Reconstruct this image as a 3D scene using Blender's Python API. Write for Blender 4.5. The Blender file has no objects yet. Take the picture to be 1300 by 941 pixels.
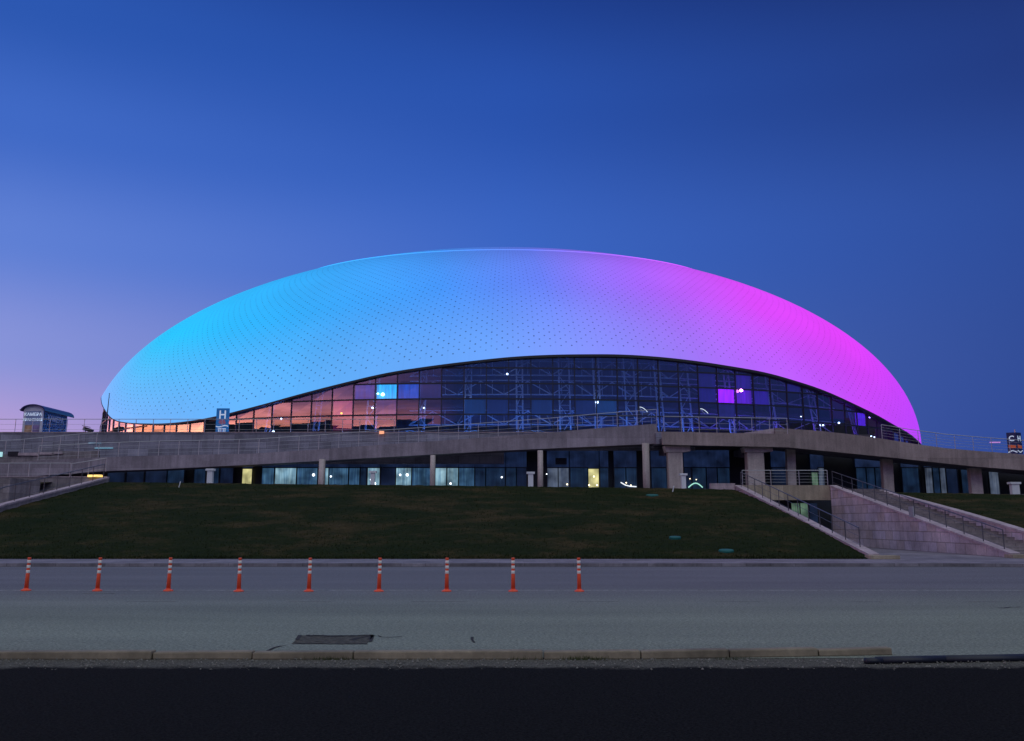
import bpy, math, random
from mathutils import Vector
random.seed(7)
R=math.radians
scene=bpy.context.scene
col=scene.collection
W,H=1300.0,941.0
F=1200.0; PX,PY=650.0,425.5; EYE=1.8
PITCH=math.atan(236.5/F); cp,sp=math.cos(PITCH),math.sin(PITCH)
def ray(px,py):
    dx=(px-PX)/F; dy=(PY-py)/F
    return Vector((dx,cp-dy*sp,sp+dy*cp))
def at(px,py,Y):
    d=ray(px,py); t=Y/d.y
    return Vector((d.x*t,Y,EYE+d.z*t))
def onz(px,py,z):
    d=ray(px,py); t=(z-EYE)/d.z
    return Vector((d.x*t,d.y*t,z))
def Z(py,Y,px=650): return at(px,py,Y).z
def X(px,py,Y): return at(px,py,Y).x
def interp(tab,x):
    if x<=tab[0][0]: return tab[0][1]
    for (a,b),(c,d) in zip(tab,tab[1:]):
        if x<=c: return b+(d-b)*(x-a)/(c-a)
    return tab[-1][1]

# ------------------------------------------------------------ helpers
ORG={}
def tag(o,label=None,cat=None,group=None,kind=None):
    if label:o['label']=label
    if cat:o['category']=cat
    if group:o['group']=group
    if kind:o['kind']=kind
    return o
def empty(name,loc,label=None,cat=None,group=None):
    o=bpy.data.objects.new(name,None); col.objects.link(o); o.location=loc
    o.empty_display_size=.3
    ORG[o.name]=Vector(loc); return tag(o,label,cat,group)
class MB:
    def __init__(s): s.v=[];s.f=[];s.uv=None
    def add(s,vs,fs):
        n=len(s.v); s.v+=[Vector(v) for v in vs]; s.f+=[tuple(i+n for i in f) for f in fs]; return s
    def box(s,x0,x1,y0,y1,z0,z1):
        return s.add([(x0,y0,z0),(x1,y0,z0),(x1,y1,z0),(x0,y1,z0),(x0,y0,z1),(x1,y0,z1),(x1,y1,z1),(x0,y1,z1)],
          [(0,3,2,1),(4,5,6,7),(0,1,5,4),(1,2,6,5),(2,3,7,6),(3,0,4,7)])
    def hexa(s,p): # 8 points bottom 4 top 4
        return s.add(p,[(0,3,2,1),(4,5,6,7),(0,1,5,4),(1,2,6,5),(2,3,7,6),(3,0,4,7)])
    def ext(s,poly,vec):
        n=len(poly);p=[Vector(q) for q in poly];q=[a+Vector(vec) for a in p]
        return s.add(p+q,[tuple(range(n)),tuple(range(2*n-1,n-1,-1))]+[(i,n+i,n+(i+1)%n,(i+1)%n) for i in range(n)])
    def bar(s,a,b,w,h=None,up=(0,0,1)):
        h=h or w; a=Vector(a);b=Vector(b);d=(b-a).normalized();u=Vector(up)
        if abs(d.dot(u))>.98:u=Vector((0,1,0))
        x=d.cross(u).normalized()*w/2; y=x.cross(d).normalized()*h/2
        return s.hexa([a-x-y,a+x-y,b+x-y,b-x-y,a-x+y,a+x+y,b+x+y,b-x+y])
    def tube(s,a,b,r,n=8,r2=None):
        a=Vector(a);b=Vector(b);d=(b-a).normalized();u=Vector((0,0,1)) if abs(d.z)<.9 else Vector((1,0,0))
        x=d.cross(u).normalized();y=x.cross(d);r2=r if r2 is None else r2
        A=[a+(x*math.cos(t)+y*math.sin(t))*r for t in [2*math.pi*i/n for i in range(n)]]
        B=[b+(x*math.cos(t)+y*math.sin(t))*r2 for t in [2*math.pi*i/n for i in range(n)]]
        return s.add(A+B,[tuple(range(n)),tuple(range(2*n-1,n-1,-1))]+[(i,n+i,n+(i+1)%n,(i+1)%n) for i in range(n)])
    def lathe(s,c,prof,n=20):
        c=Vector(c);vs=[];fs=[]
        for r,z in prof:
            for i in range(n):
                t=2*math.pi*i/n; vs.append(c+Vector((r*math.cos(t),r*math.sin(t),z)))
        for k in range(len(prof)-1):
            for i in range(n):
                j=(i+1)%n; fs.append((k*n+i,k*n+j,(k+1)*n+j,(k+1)*n+i))
        fs.append(tuple(range(n-1,-1,-1)));fs.append(tuple((len(prof)-1)*n+i for i in range(n)))
        return s.add(vs,fs)
    def ball(s,c,r,n=10):
        return s.lathe(c,[(r*math.sin(math.pi*(k+.02)/(n/2+.04)),-r*math.cos(math.pi*(k+.02)/(n/2+.04))) for k in range(int(n/2)+1)],n)
    def build(s,name,m,parent=None,label=None,smooth=False,uv=None,**kw):
        org=ORG[parent.name] if parent else Vector((0,0,0))
        me=bpy.data.meshes.new(name); me.from_pydata([v-org for v in s.v],[],s.f)
        me.materials.append(m)
        if smooth:
            for p in me.polygons:p.use_smooth=True
        if uv:
            L=me.uv_layers.new(name='UVMap')
            for lp in me.loops: L.data[lp.index].uv=uv[lp.vertex_index]
        o=bpy.data.objects.new(name,me); col.objects.link(o)
        if parent:o.parent=parent
        ORG[o.name]=org
        tag(o,label,kw.get('cat'),kw.get('group'),kw.get('kind'))
        return o
def textmesh(body,size,loc,xdir,zdir,name,m,parent,depth=.01):
    c=bpy.data.curves.new('txt','FONT'); c.body=body; c.size=size; c.align_x='CENTER'; c.align_y='CENTER'; c.extrude=depth; c.offset=size*.02
    o=bpy.data.objects.new('txt',c); col.objects.link(o)
    bpy.context.view_layer.update()
    me=bpy.data.meshes.new_from_object(o.evaluated_get(bpy.context.evaluated_depsgraph_get()))
    bpy.data.objects.remove(o)
    x=Vector(xdir).normalized();z=Vector(zdir).normalized();n=x.cross(z)
    org=ORG[parent.name]
    for v in me.vertices:
        p=v.co; v.co=Vector(loc)+x*p.x+z*p.y+n*p.z-org
    me.materials.clear(); me.materials.append(m); me.name=name
    r=bpy.data.objects.new(name,me); col.objects.link(r); r.parent=parent; ORG[r.name]=org
    return r

# ------------------------------------------------------------ materials
class NT:
    def __init__(s,tree): s.t=tree; s.n=tree.nodes; s.l=tree.links
    def new(s,typ,**kw):
        n=s.n.new(typ)
        for k,v in kw.items(): setattr(n,k,v)
        return n
    def link(s,a,b): s.l.new(a,b)
    def val(s,sock,v):
        if isinstance(v,bpy.types.NodeSocket): s.link(v,sock)
        else: sock.default_value=v
    def math(s,op,a,b=0.0,c=None,clamp=False):
        n=s.new('ShaderNodeMath',operation=op,use_clamp=clamp); s.val(n.inputs[0],a); s.val(n.inputs[1],b)
        if c is not None: s.val(n.inputs[2],c)
        return n.outputs[0]
    def mix(s,f,a,b,typ='RGBA',blend='MIX'):
        n=s.new('ShaderNodeMix',data_type=typ)
        if typ=='RGBA': n.blend_type=blend
        i=[q for q in n.inputs if q.enabled]; s.val(i[0],f); s.val(i[1],a); s.val(i[2],b)
        return [q for q in n.outputs if q.enabled][0]
    def noise(s,vec,scale,detail=3,rough=.5):
        n=s.new('ShaderNodeTexNoise'); n.inputs['Scale'].default_value=scale; n.inputs['Detail'].default_value=detail; n.inputs['Roughness'].default_value=rough
        s.link(vec,n.inputs['Vector']); return n.outputs['Fac']
    def ramp(s,f,stops,interp='LINEAR'):
        n=s.new('ShaderNodeValToRGB'); n.color_ramp.interpolation=interp; e=n.color_ramp.elements
        while len(e)>len(stops): e.remove(e[-1])
        while len(e)<len(stops): e.new(1)
        for q,(p,c) in zip(e,stops): q.position=p; q.color=(*c,1) if len(c)==3 else c
        s.link(f,n.inputs['Fac']); return n.outputs['Color']
    def rng(s,v,a,b,c=0.,d=1.,smooth=False):
        n=s.new('ShaderNodeMapRange',clamp=True)
        if smooth:n.interpolation_type='SMOOTHSTEP'
        s.val(n.inputs[0],v)
        for i,q in enumerate((a,b,c,d)): n.inputs[i+1].default_value=q
        return n.outputs[0]
    def coord(s,scale=(1,1,1),kind='Object',rot=(0,0,0)):
        c=s.new('ShaderNodeTexCoord'); m=s.new('ShaderNodeMapping'); m.inputs['Scale'].default_value=scale; m.inputs['Rotation'].default_value=rot
        s.link(c.outputs[kind],m.inputs['Vector']); return m.outputs['Vector']
def mat(name):
    m=bpy.data.materials.new(name); m.use_nodes=True; t=NT(m.node_tree)
    b=m.node_tree.nodes['Principled BSDF']; return m,t,b
def c4(c): return (*c,1)
def simple(name,c,rough=.6,var=.15,scale=3,bump=0,metal=0,spec=.5,emis=None,es=0):
    m,t,b=mat(name); v=t.coord()
    n=t.noise(v,scale,4,.6)
    f=t.rng(n,.3,.7)
    cc=t.mix(f,c4([q*(1-var) for q in c]),c4([min(1,q*(1+var)) for q in c]))
    t.link(cc,b.inputs['Base Color']); b.inputs['Roughness'].default_value=rough; b.inputs['Metallic'].default_value=metal
    b.inputs['Specular IOR Level'].default_value=spec
    if bump:
        bn=t.new('ShaderNodeBump'); bn.inputs['Strength'].default_value=bump; bn.inputs['Distance'].default_value=.02
        t.link(t.noise(v,scale*6,4,.6),bn.inputs['Height']); t.link(bn.outputs[0],b.inputs['Normal'])
    if emis:
        b.inputs['Emission Color'].default_value=c4(emis); b.inputs['Emission Strength'].default_value=es
    return m
def stone(name,c,bw=1.2,bh=.6,plane='XZ',contrast=.35,joint=.45,tint=None,mort=.012,st=.8):
    """cast or clad stone in panels with stains"""
    m,t,b=mat(name)
    co=t.new('ShaderNodeTexCoord'); sx=t.new('ShaderNodeSeparateXYZ'); t.link(co.outputs['Object'],sx.inputs[0])
    cb=t.new('ShaderNodeCombineXYZ')
    t.link(sx.outputs['X' if plane[0]=='X' else 'Y'],cb.inputs[0]); t.link(sx.outputs['Z' if plane[1]=='Z' else 'Y'],cb.inputs[1])
    br=t.new('ShaderNodeTexBrick'); t.link(cb.outputs[0],br.inputs['Vector'])
    br.inputs['Scale'].default_value=1; br.inputs['Brick Width'].default_value=bw; br.inputs['Row Height'].default_value=bh
    br.inputs['Mortar Size'].default_value=mort; br.inputs['Color1'].default_value=c4([q*(1-contrast*.5) for q in c]); br.inputs['Color2'].default_value=c4([q*(1+contrast*.5) for q in (tint or c)])
    br.inputs['Mortar'].default_value=c4([q*joint for q in c])
    v=co.outputs['Object']
    n1=t.rng(t.noise(v,.5,5,.65),.3,.72,1-contrast,1+contrast*.5)
    n2=t.rng(t.noise(t.coord((6,6,.5)),.5,3,.6),.35,.7,st,1.1)
    x=t.mix(1.,br.outputs['Color'],t.math('MULTIPLY',n1,n2),blend='MULTIPLY')
    n3=t.rng(t.noise(v,9,4,.7),.3,.7,.85,1.15)
    x=t.mix(1.,x,n3,blend='MULTIPLY')
    t.link(x,b.inputs['Base Color']); b.inputs['Roughness'].default_value=.7; b.inputs['Specular IOR Level'].default_value=.35
    bn=t.new('ShaderNodeBump'); bn.inputs['Strength'].default_value=.3; bn.inputs['Distance'].default_value=.02
    t.link(t.noise(v,14,4,.6),bn.inputs['Height']); t.link(bn.outputs[0],b.inputs['Normal'])
    return m
def emit(name,c,s):
    m,t,b=mat(name); b.inputs['Base Color'].default_value=(.8,.8,.8,1); b.inputs['Emission Color'].default_value=c4(c); b.inputs['Emission Strength'].default_value=s; return m

M={}
M['concrete']=stone('concrete',(.27,.265,.34),1.8,.6,contrast=.4,joint=.55,mort=.02,st=.9)
M['fascia']=stone('fascia_concrete',(.33,.285,.335),3.2,2.4,contrast=.35,joint=.75)
M['fascia_r']=stone('fascia_concrete_warm',(.36,.285,.28),4.8,2.4,contrast=.3,joint=.6)
M['column']=stone('column_concrete',(.56,.48,.46),6,3,contrast=.25,joint=.8)
M['slabs']=stone('wall_slabs',(.30,.26,.28),1.2,.6,contrast=.5,joint=.6)
M['marble']=stone('pink_marble',(.70,.54,.53),1.1,.55,'YZ',contrast=.45,joint=.45,tint=(.48,.40,.47),mort=.025,st=.97)
M['coping']=stone('coping_stone',(.52,.41,.45),1.2,5,'YZ',contrast=.25,joint=.6)
M['beam']=stone('beam_concrete',(.42,.35,.26),6,3,contrast=.3)
M['dark']=simple('dark_frame',(.015,.018,.03),.4,.2)
M['steel']=simple('rail_steel',(.46,.46,.50),.4,.1,metal=.4)
M['darksteel']=simple('dark_steel',(.10,.10,.12),.4,.2,metal=.3)
M['white']=simple('white_paint',(.7,.72,.76),.5,.06,8)
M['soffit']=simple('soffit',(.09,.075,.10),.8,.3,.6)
M['rim']=simple('rim_black',(.006,.006,.012),.5,.2)
M['truss']=simple('truss_paint',(.75,.78,.85),.5,.1)
M['core']=stone('core_wall',(.10,.12,.20),6,3,contrast=.4)
M['black']=simple('black_rubber',(.01,.012,.016),.6,.2)
M['orange']=simple('orange_plastic',(.95,.10,.035),.45,.12,9,emis=(.8,.03,.01),es=.0)
M['band']=simple('reflective_white',(.85,.84,.78),.35,.08,20)
M['sign']=simple('sign_blue',(.015,.15,.42),.3,.05,emis=(.01,.16,.5),es=.25)
M['signdark']=simple('sign_navy',(.02,.03,.12),.3,.05)
M['signwhite']=simple('sign_white',(.8,.85,.9),.4,.03,emis=(.6,.75,1),es=.35)
M['signred']=simple('sign_red',(.6,.1,.03),.4,.1,emis=(.8,.15,.05),es=.15)
M['kroof']=simple('kiosk_roof_blue',(.02,.025,.13),.35,.1)
M['kframe']=simple('kiosk_frame',(.55,.55,.66),.4,.05)
M['kgable']=simple('kiosk_gable_panel',(.20,.26,.48),.3,.15,1.5)
M['kside']=simple('kiosk_side_panel',(.012,.018,.05),.25,.2)
M['ktan']=simple('kiosk_picture_tan',(.42,.26,.16),.4,.5,2.2)
M['kmauve']=simple('kiosk_picture_mauve',(.20,.15,.32),.4,.5,2.5)
M['ktext']=simple('kiosk_text',(.42,.48,.72),.5,.02)
M['ktext2']=simple('kiosk_side_text',(.12,.17,.38),.5,.02)
M['teal']=simple('teal_plastic',(.0,.11,.10),.6,.1)
M['kerb']=stone('kerb_stone',(.30,.245,.17),50,50,contrast=.5)
M['kerb_far']=stone('far_kerb_stone',(.24,.22,.25),1.0,5,contrast=.5,joint=.55)
M['fluor']=emit('lamp_white',(.85,.95,1),14)
M['fluor2']=emit('lamp_soft',(.8,.9,1),4)

def asphalt():
    m,t,b=mat('asphalt'); v=t.coord()
    fine=t.noise(v,22,4,.85); mid=t.noise(v,7,4,.65); big=t.noise(t.coord((.05,.35,1)),1.2,4,.6)
    x=t.math('ADD',t.math('MULTIPLY',t.rng(fine,.36,.64,.35,1.7),t.rng(mid,.3,.7,.86,1.12)),0.)
    x=t.math('MULTIPLY',x,t.rng(big,.3,.7,.82,1.15))
    wh=t.new('ShaderNodeTexVoronoi'); wh.inputs['Scale'].default_value=26; t.link(v,wh.inputs['Vector'])
    sp_=t.rng(wh.outputs['Distance'],.12,.2,1.0,0.)
    sp_=t.math('MULTIPLY',sp_,t.rng(t.noise(v,11,2),.55,.62))
    sy=t.new('ShaderNodeSeparateXYZ'); t.link(v,sy.inputs[0]); c=t.mix(t.rng(sy.outputs['Y'],18.,29.,0,1,True),(.185,.205,.165,1),(.135,.13,.15,1)); c=t.mix(1.,c,x,blend='MULTIPLY'); c=t.mix(t.math('MULTIPLY',sp_,.6),c,(.45,.45,.43,1))
    t.link(c,b.inputs['Base Color']); b.inputs['Roughness'].default_value=.75
    b.inputs['Specular IOR Level'].default_value=.4
    bn=t.new('ShaderNodeBump'); bn.inputs['Strength'].default_value=.6; bn.inputs['Distance'].default_value=.012
    t.link(fine,bn.inputs['Height']); t.link(bn.outputs[0],b.inputs['Normal']); return m
M['asphalt']=asphalt()
M['newasphalt']=simple('fresh_asphalt',(.010,.010,.010),1.,.7,30,.15,spec=.0)
M['gravel_ground']=simple('gravel_ground',(.10,.095,.085),.9,.6,22,.8,spec=.2)
M['patch']=simple('patch_asphalt',(.085,.082,.07),.9,.6,12,.9,spec=.2)
M['crack']=simple('crack',(.02,.02,.02),.95,.3)
M['paint']=simple('worn_paint',(.40,.40,.40),.7,.5,6)
M['pave']=stone('pavement_slabs',(.24,.21,.25),1.0,.5,'XY',contrast=.4,joint=.6)
def grass():
    m,t,b=mat('grass'); v=t.coord()
    streak=t.noise(t.coord((.55,.8,1)),.45,6,.7); fine=t.noise(t.coord((5,8,6)),1.6,4,.8)
    c=t.ramp(streak,[(.28,(.010,.020,.006)),(.5,(.020,.026,.009)),(.62,(.052,.040,.018)),(.78,(.075,.056,.028))])
    c=t.mix(1.,c,t.rng(fine,.3,.7,.35,1.7),blend='MULTIPLY')
    t.link(c,b.inputs['Base Color']); b.inputs['Roughness'].default_value=.95; b.inputs['Specular IOR Level'].default_value=.05
    bn=t.new('ShaderNodeBump'); bn.inputs['Strength'].default_value=.8; bn.inputs['Distance'].default_value=.08
    t.link(fine,bn.inputs['Height']); t.link(bn.outputs[0],b.inputs['Normal']); return m
M['grass']=grass()
def glass(name,tint,refl=.25,rough=.0,emis=None,es=0):
    m=bpy.data.materials.new(name); m.use_nodes=True; t=NT(m.node_tree); t.n.remove(t.n['Principled BSDF'])
    out=t.n['Material Output']
    tr=t.new('ShaderNodeBsdfTransparent'); tr.inputs[0].default_value=c4(tint)
    gl=t.new('ShaderNodeBsdfGlossy'); gl.inputs['Roughness'].default_value=rough; gl.inputs[0].default_value=(.9,.93,1,1)
    lw=t.new('ShaderNodeLayerWeight'); lw.inputs[0].default_value=.5
    fac=t.math('ADD',t.math('MULTIPLY',t.math('POWER',lw.outputs['Facing'],3.),.75),refl,clamp=True)
    mx=t.new('ShaderNodeMixShader'); t.link(fac,mx.inputs[0]); t.link(tr.outputs[0],mx.inputs[1]); t.link(gl.outputs[0],mx.inputs[2])
    t.link(mx.outputs[0],out.inputs[0]); return m
M['glass']=glass('tinted_glass',(.36,.46,.68),.17)
M['glassclear']=glass('clear_glass',(.86,.86,.93),.10)
M['glasslow']=glass('ground_glass',(.25,.32,.45),.05)
def litpane(name,c1,c2,s,hot=0,scale=2.5):
    m,t,b=mat(name); b.inputs['Base Color'].default_value=(.03,.04,.06,1); b.inputs['Roughness'].default_value=.15
    n=t.noise(t.coord((scale*3,1,.25)),1.3,3,.6); c=t.mix(t.rng(n,.3,.7),c4(c1),c4(c2))
    t.link(c,b.inputs['Emission Color']); 
    n2=t.rng(t.noise(t.coord((.8,1,.9)),1.1,2),.3,.7,.35,1.5)
    t.link(t.math('MULTIPLY',n2,s),b.inputs['Emission Strength']); return m
M['lit_dark']=litpane('window_dark',(.003,.007,.022),(.007,.014,.04),.8)
M['lit_blue']=litpane('window_blue',(.004,.012,.036),(.010,.027,.062),.8)
M['lit_teal']=litpane('window_teal',(.010,.035,.095),(.05,.125,.21),.9)
M['lit_bright']=litpane('window_bright',(.06,.15,.24),(.27,.43,.50),1.0)
M['lit_yellow']=litpane('window_yellow',(.55,.50,.20),(.70,.66,.32),1.0)
M['lit_grey']=litpane('door_grey',(.03,.045,.085),(.09,.11,.15),1.0)
M['lit_green']=litpane('window_green',(.06,.13,.09),(.13,.20,.14),.7)
M['span']=litpane('spandrel_dark',(.004,.009,.03),(.008,.016,.05),.9)

# ---- LED shell
DC=Vector((-1.4,190,15.93)); DA,DB,DCz=79.3,60.0,38.12
def shellmat(name,strength,dots):
    m,t,b=mat(name)
    g=t.new('ShaderNodeNewGeometry'); s=t.new('ShaderNodeSeparateXYZ'); t.link(g.outputs['Position'],s.inputs[0])
    xf=t.rng(s.outputs['X'],-80.,80.)
    zf=t.rng(s.outputs['Z'],12.,54.)
    xh=t.math('ADD',xf,t.math('MULTIPLY',zf,.05))
    hi=t.ramp(xh,[(0,(.03,.52,1.0)),(.14,(.008,.58,1.0)),(.30,(.018,.44,1.0)),(.46,(.045,.30,.97)),(.56,(.12,.20,.92)),(.66,(.38,.12,1.0)),(.78,(.74,.055,1.0)),(.88,(.80,.045,1.0)),(1,(.55,.04,1.0))])
    lo=t.ramp(xf,[(0,(.23,.46,1.0)),(.12,(.17,.47,1.0)),(.30,(.11,.46,1.0)),(.48,(.15,.38,1.0)),(.60,(.26,.26,1.0)),(.72,(.46,.13,1.0)),(.85,(.60,.065,1.0)),(1,(.44,.045,1.0))])
    uvn=t.new('ShaderNodeUVMap'); uvn.uv_map='UVMap'; us=t.new('ShaderNodeSeparateXYZ'); t.link(uvn.outputs[0],us.inputs[0])
    c=t.mix(t.rng(us.outputs[1],-2.,29.,0,1,True),lo,hi) if dots else hi
    dim=t.math('MULTIPLY',t.rng(zf,.65,1.0,1.,.6,True),1.)
    n=t.rng(t.noise(t.coord((1,1,1)),.06,2),.3,.7,.94,1.05)
    st=t.math('MULTIPLY',t.math('MULTIPLY',dim,n),strength)
    if dots:
        uv=t.new('ShaderNodeUVMap'); uv.uv_map='UVMap'; u=t.new('ShaderNodeSeparateXYZ'); t.link(uv.outputs[0],u.inputs[0])
        row=t.math('FLOOR',u.outputs[1]); sh=t.math('MULTIPLY',t.math('MODULO',row,2.),.5)
        uu=t.math('ADD',u.outputs[0],sh)
        du=t.math('MULTIPLY',t.math('SUBTRACT',t.math('FRACT',uu),.5),1.4)
        dv=t.math('MULTIPLY',t.math('SUBTRACT',t.math('FRACT',u.outputs[1]),.5),.62)
        r=t.math('SQRT',t.math('ADD',t.math('MULTIPLY',du,du),t.math('MULTIPLY',dv,dv)))
        d=t.rng(r,.07,.14,1.,0.)
        cb=t.new('ShaderNodeCombineXYZ'); t.link(t.math('FLOOR',uu),cb.inputs[0]); t.link(row,cb.inputs[1])
        wn=t.new('ShaderNodeTexWhiteNoise'); wn.noise_dimensions='2D'; t.link(cb.outputs[0],wn.inputs['Vector'])
        d=t.math('MULTIPLY',d,t.rng(wn.outputs['Value'],0,1,.45,1.1))
        ok=t.rng(u.outputs[1],2.0,2.01)
        d=t.math('MULTIPLY',d,ok)
        d=t.math('MULTIPLY',d,t.rng(xf,.45,.75,.74,.5))
        # fine seams between cladding strips
        sm=t.rng(t.math('ABSOLUTE',t.math('SUBTRACT',t.math('FRACT',t.math('MULTIPLY',u.outputs[0],.5)),.5)),.0,.05,.035,0.)
        k=t.math('SUBTRACT',1.,t.math('ADD',d,sm))
        st=t.math('MULTIPLY',st,k)
    b.inputs['Base Color'].default_value=(.02,.02,.025,1); b.inputs['Roughness'].default_value=.5
    if not dots: b.inputs['Base Color'].default_value=(.05,.05,.08,1)
    b.inputs['Specular IOR Level'].default_value=.08
    t.link(c,b.inputs['Emission Color']); t.link(st,b.inputs['Emission Strength']); return m
M['shell']=shellmat('led_shell',.98,True)
M['lining']=shellmat('shell_lining',.05,False)
M['crown']=shellmat('crown_ring',2.0,False)

# ------------------------------------------------------------ the arena
arena=empty('domed_arena',(DC.x,DC.y,9.4),'huge oval domed arena glowing cyan to magenta above a curved dark glass front','arena')
def hit(px,py):
    o=Vector((0,0,EYE))-DC; d=ray(px,py); S=(1/DA,1/DB,1/DCz)
    o=Vector([o[i]*S[i] for i in range(3)]); d=Vector([d[i]*S[i] for i in range(3)])
    A=d.dot(d);B=o.dot(d);C=o.dot(o)-1; disc=max(B*B-A*C,0)
    q=o+d*((-B-math.sqrt(disc))/A); q.normalize() if disc==0 else None
    return math.degrees(math.atan2(q.y,q.x)), DC.z+q.z*DCz
edge_px=[(129,506),(134,521),(143,533),(160,537),(185,538),(211,538),(240,535),(275,529),(331,514.6),(423,489.5),(492,473),(560,463),(594,459),(650,453),(700,450.5),(740,450),(788,450),(835,453),(881,458),(973,473),(1042,494),(1088,515),(1135,540),(1165,560)]
tab=[]
for px,py in edge_px:
    th,z=hit(px,py)
    if th>90: th-=360
    tab.append((th,z))
tab.sort(); L0,L1=tab[0],tab[-1]
tab=[(L0[0]-12,L0[1]+2.5)]+tab+[(L1[0]+12,max(11,L1[1]-.5))]
# rear: interpolate smoothly
tab=[(tab[-1][0]-360+1e-3,tab[-1][1])]+tab
def zedge(th):
    while th>tab[-1][0]: th-=360
    while th<tab[0][0]: th+=360
    if th>tab[-1][0]: th-=360
    return sum(interp(tab,th+k) for k in (-1.5,0,1.5))/3
print('EDGE',[(round(a,1),round(b,1)) for a,b in tab])
def ell(th,s,z): 
    t=R(th); return Vector((DC.x+DA*s*math.cos(t),DC.y+DB*s*math.sin(t),z))
def sc(z): return math.sqrt(max(0,1-((z-DC.z)/DCz)**2))
def shell(name,m,k,nu,nv,parent,dz=0,cut=1.0):
    mb=MB();uv=[]
    for i in range(nu+1):
        th=-270+360*i/nu; z0=zedge(th)+dz; ph0=math.asin((z0-DC.z)/DCz); arc=0;prev=None
        for j in range(nv+1):
            ph=ph0+(math.pi/2*cut-ph0)*j/nv
            p=Vector((DC.x+DA*k*math.cos(ph)*math.cos(R(th)),DC.y+DB*k*math.cos(ph)*math.sin(R(th)),DC.z+DCz*k*math.sin(ph)))
            if prev: arc+=(p-prev).length
            prev=p; mb.v.append(p); uv.append((i/nu*312,arc/.62))
    for i in range(nu):
        for j in range(nv):
            a=i*(nv+1)+j; mb.f.append((a,a+nv+1,a+nv+2,a+1))
    return mb.build(name,m,parent,smooth=True,uv=uv)
shell('led_shell',M['shell'],1.0,360,56,arena)
shell('shell_lining',M['lining'],.985,120,20,arena,dz=.4)
# dark lip closing the shell's lower edge
def lipd(th): return interp([(-200,.08),(-150,.1),(-110,.28),(-60,.36),(10,.34)],th)
mb=MB();N=360
for i in range(N):
    th=-270+360*i/N; z=zedge(th); s=sc(z)
    for (k,dz) in ((1.0006,.0),(1.001,-lipd(th)),(.988,-lipd(th)-.03),(.986,.45)):
        mb.v.append(ell(th,s*k,z+dz))
for i in range(N):
    j=(i+1)%N
    for q in range(4):
        mb.f.append((i*4+q,j*4+q,j*4+(q+1)%4,i*4+(q+1)%4))
mb.build('shell_lip',M['rim'],arena)
# crown ring standing proud of the roof near the top
mb=MB();zc=DC.z+DCz*.83;N=180
for i in range(N):
    th=360*i/N
    for k,z in ((sc(zc)*1.0,zc-.4),(sc(zc)*1.0,zc+.12),(sc(zc)*.985,zc+.22),(sc(zc)*.985,zc-.2)):
        mb.v.append(ell(th,k,z))
for i in range(N):
    j=(i+1)%N
    for q in range(4): mb.f.append((i*4+q,j*4+q,j*4+(q+1)%4,i*4+(q+1)%4))
mb.build('crown_ring',M['crown'],arena)

# glazed front
ZB=9.45; SB=1.022
def gp(th,z,off=0):
    zt=zedge(th)-.35; st=sc(zedge(th))*.990
    f=(z-ZB)/(zt-ZB) if zt>ZB+.2 else 0
    d_=min(1,max(0,(abs(th+90)-60)/28)); d_=d_*d_*(3-2*d_)
    sb=st+(SB-st)*d_
    s=sb+(st-sb)*f
    return ell(th,s+off/70.,z)
levels=[9.45,12.05,14.3,16.5,18.7,20.9,23.1,25.3,27.5]
bays=[(-188+2.35*i,-188+2.35*(i+1)) for i in range(84)]
last=bays[-1][1]; back=[(last+(172-last)/14*i,last+(172-last)/14*(i+1)) for i in range(14)]
def topat(th): return zedge(th)-.2
bay_objs=[]
for (a,b_) in bays+back:
    mb=MB()
    for z0,z1 in zip(levels,levels[1:]):
        za0,za1=min(z0,topat(a)),min(z1,topat(a)); zb0,zb1=min(z0,topat(b_)),min(z1,topat(b_))
        if za1-za0<.02 and zb1-zb0<.02: continue
        if za1-za0<.02:
            t_=(topat(b_)-z0)/max(.01,(topat(b_)-topat(a))); ts=b_+(a-b_)*min(1,t_)
            mb.add([gp(ts,z0),gp(b_,zb0),gp(b_,zb1)],[(0,1,2)]); continue
        if zb1-zb0<.02:
            t_=(topat(a)-z0)/max(.01,(topat(a)-topat(b_))); ts=a+(b_-a)*min(1,t_)
            mb.add([gp(a,za0),gp(ts,z0),gp(a,za1)],[(0,1,2)]); continue
        j=[random.uniform(-.004,.004) for _ in range(4)]
        mb.add([gp(a,za0,j[0]),gp(b_,zb0,j[1]),gp(b_,zb1,j[2]),gp(a,za1,j[3])],[(0,1,2,3)])
    if mb.f: mb.build('glass_bay',M['glass'] if -163<a<12 else M['glassclear'],arena)
for (a,b_) in bays:
    mb=MB(); zt=topat(a)
    if zt-ZB<.3: continue
    mb.bar(gp(a,ZB,.06),gp(a,zt,.06),*((.06,.08) if a<-158 else (.13,.18)),up=(math.cos(R(a)),math.sin(R(a)),0)); mb.build('mullion',M['dark'] if a>-158 else M['truss'],arena)
for z in levels[1:-1]:
    mb=MB()
    for i in range(31,253):
        a=-188+.94*i*.8333;b_=a+.94*.8333
        if i<252 and topat(a)>z+.1 and topat(b_)>z+.1:
            if not mb.v: mb.v+=[gp(a,z-.1,.14),gp(a,z-.1,-.02),gp(a,z+.1,-.02),gp(a,z+.1,.14)]; mb.f.append((0,1,2,3))
            n=len(mb.v); mb.v+=[gp(b_,z-.1,.14),gp(b_,z-.1,-.02),gp(b_,z+.1,-.02),gp(b_,z+.1,.14)]
            mb.f+=[(n-4+q,n+q,n+(q+1)%4,n-4+(q+1)%4) for q in range(4)]
        elif mb.v: mb.build('transom',M['dark'],arena); mb=MB()
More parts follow.
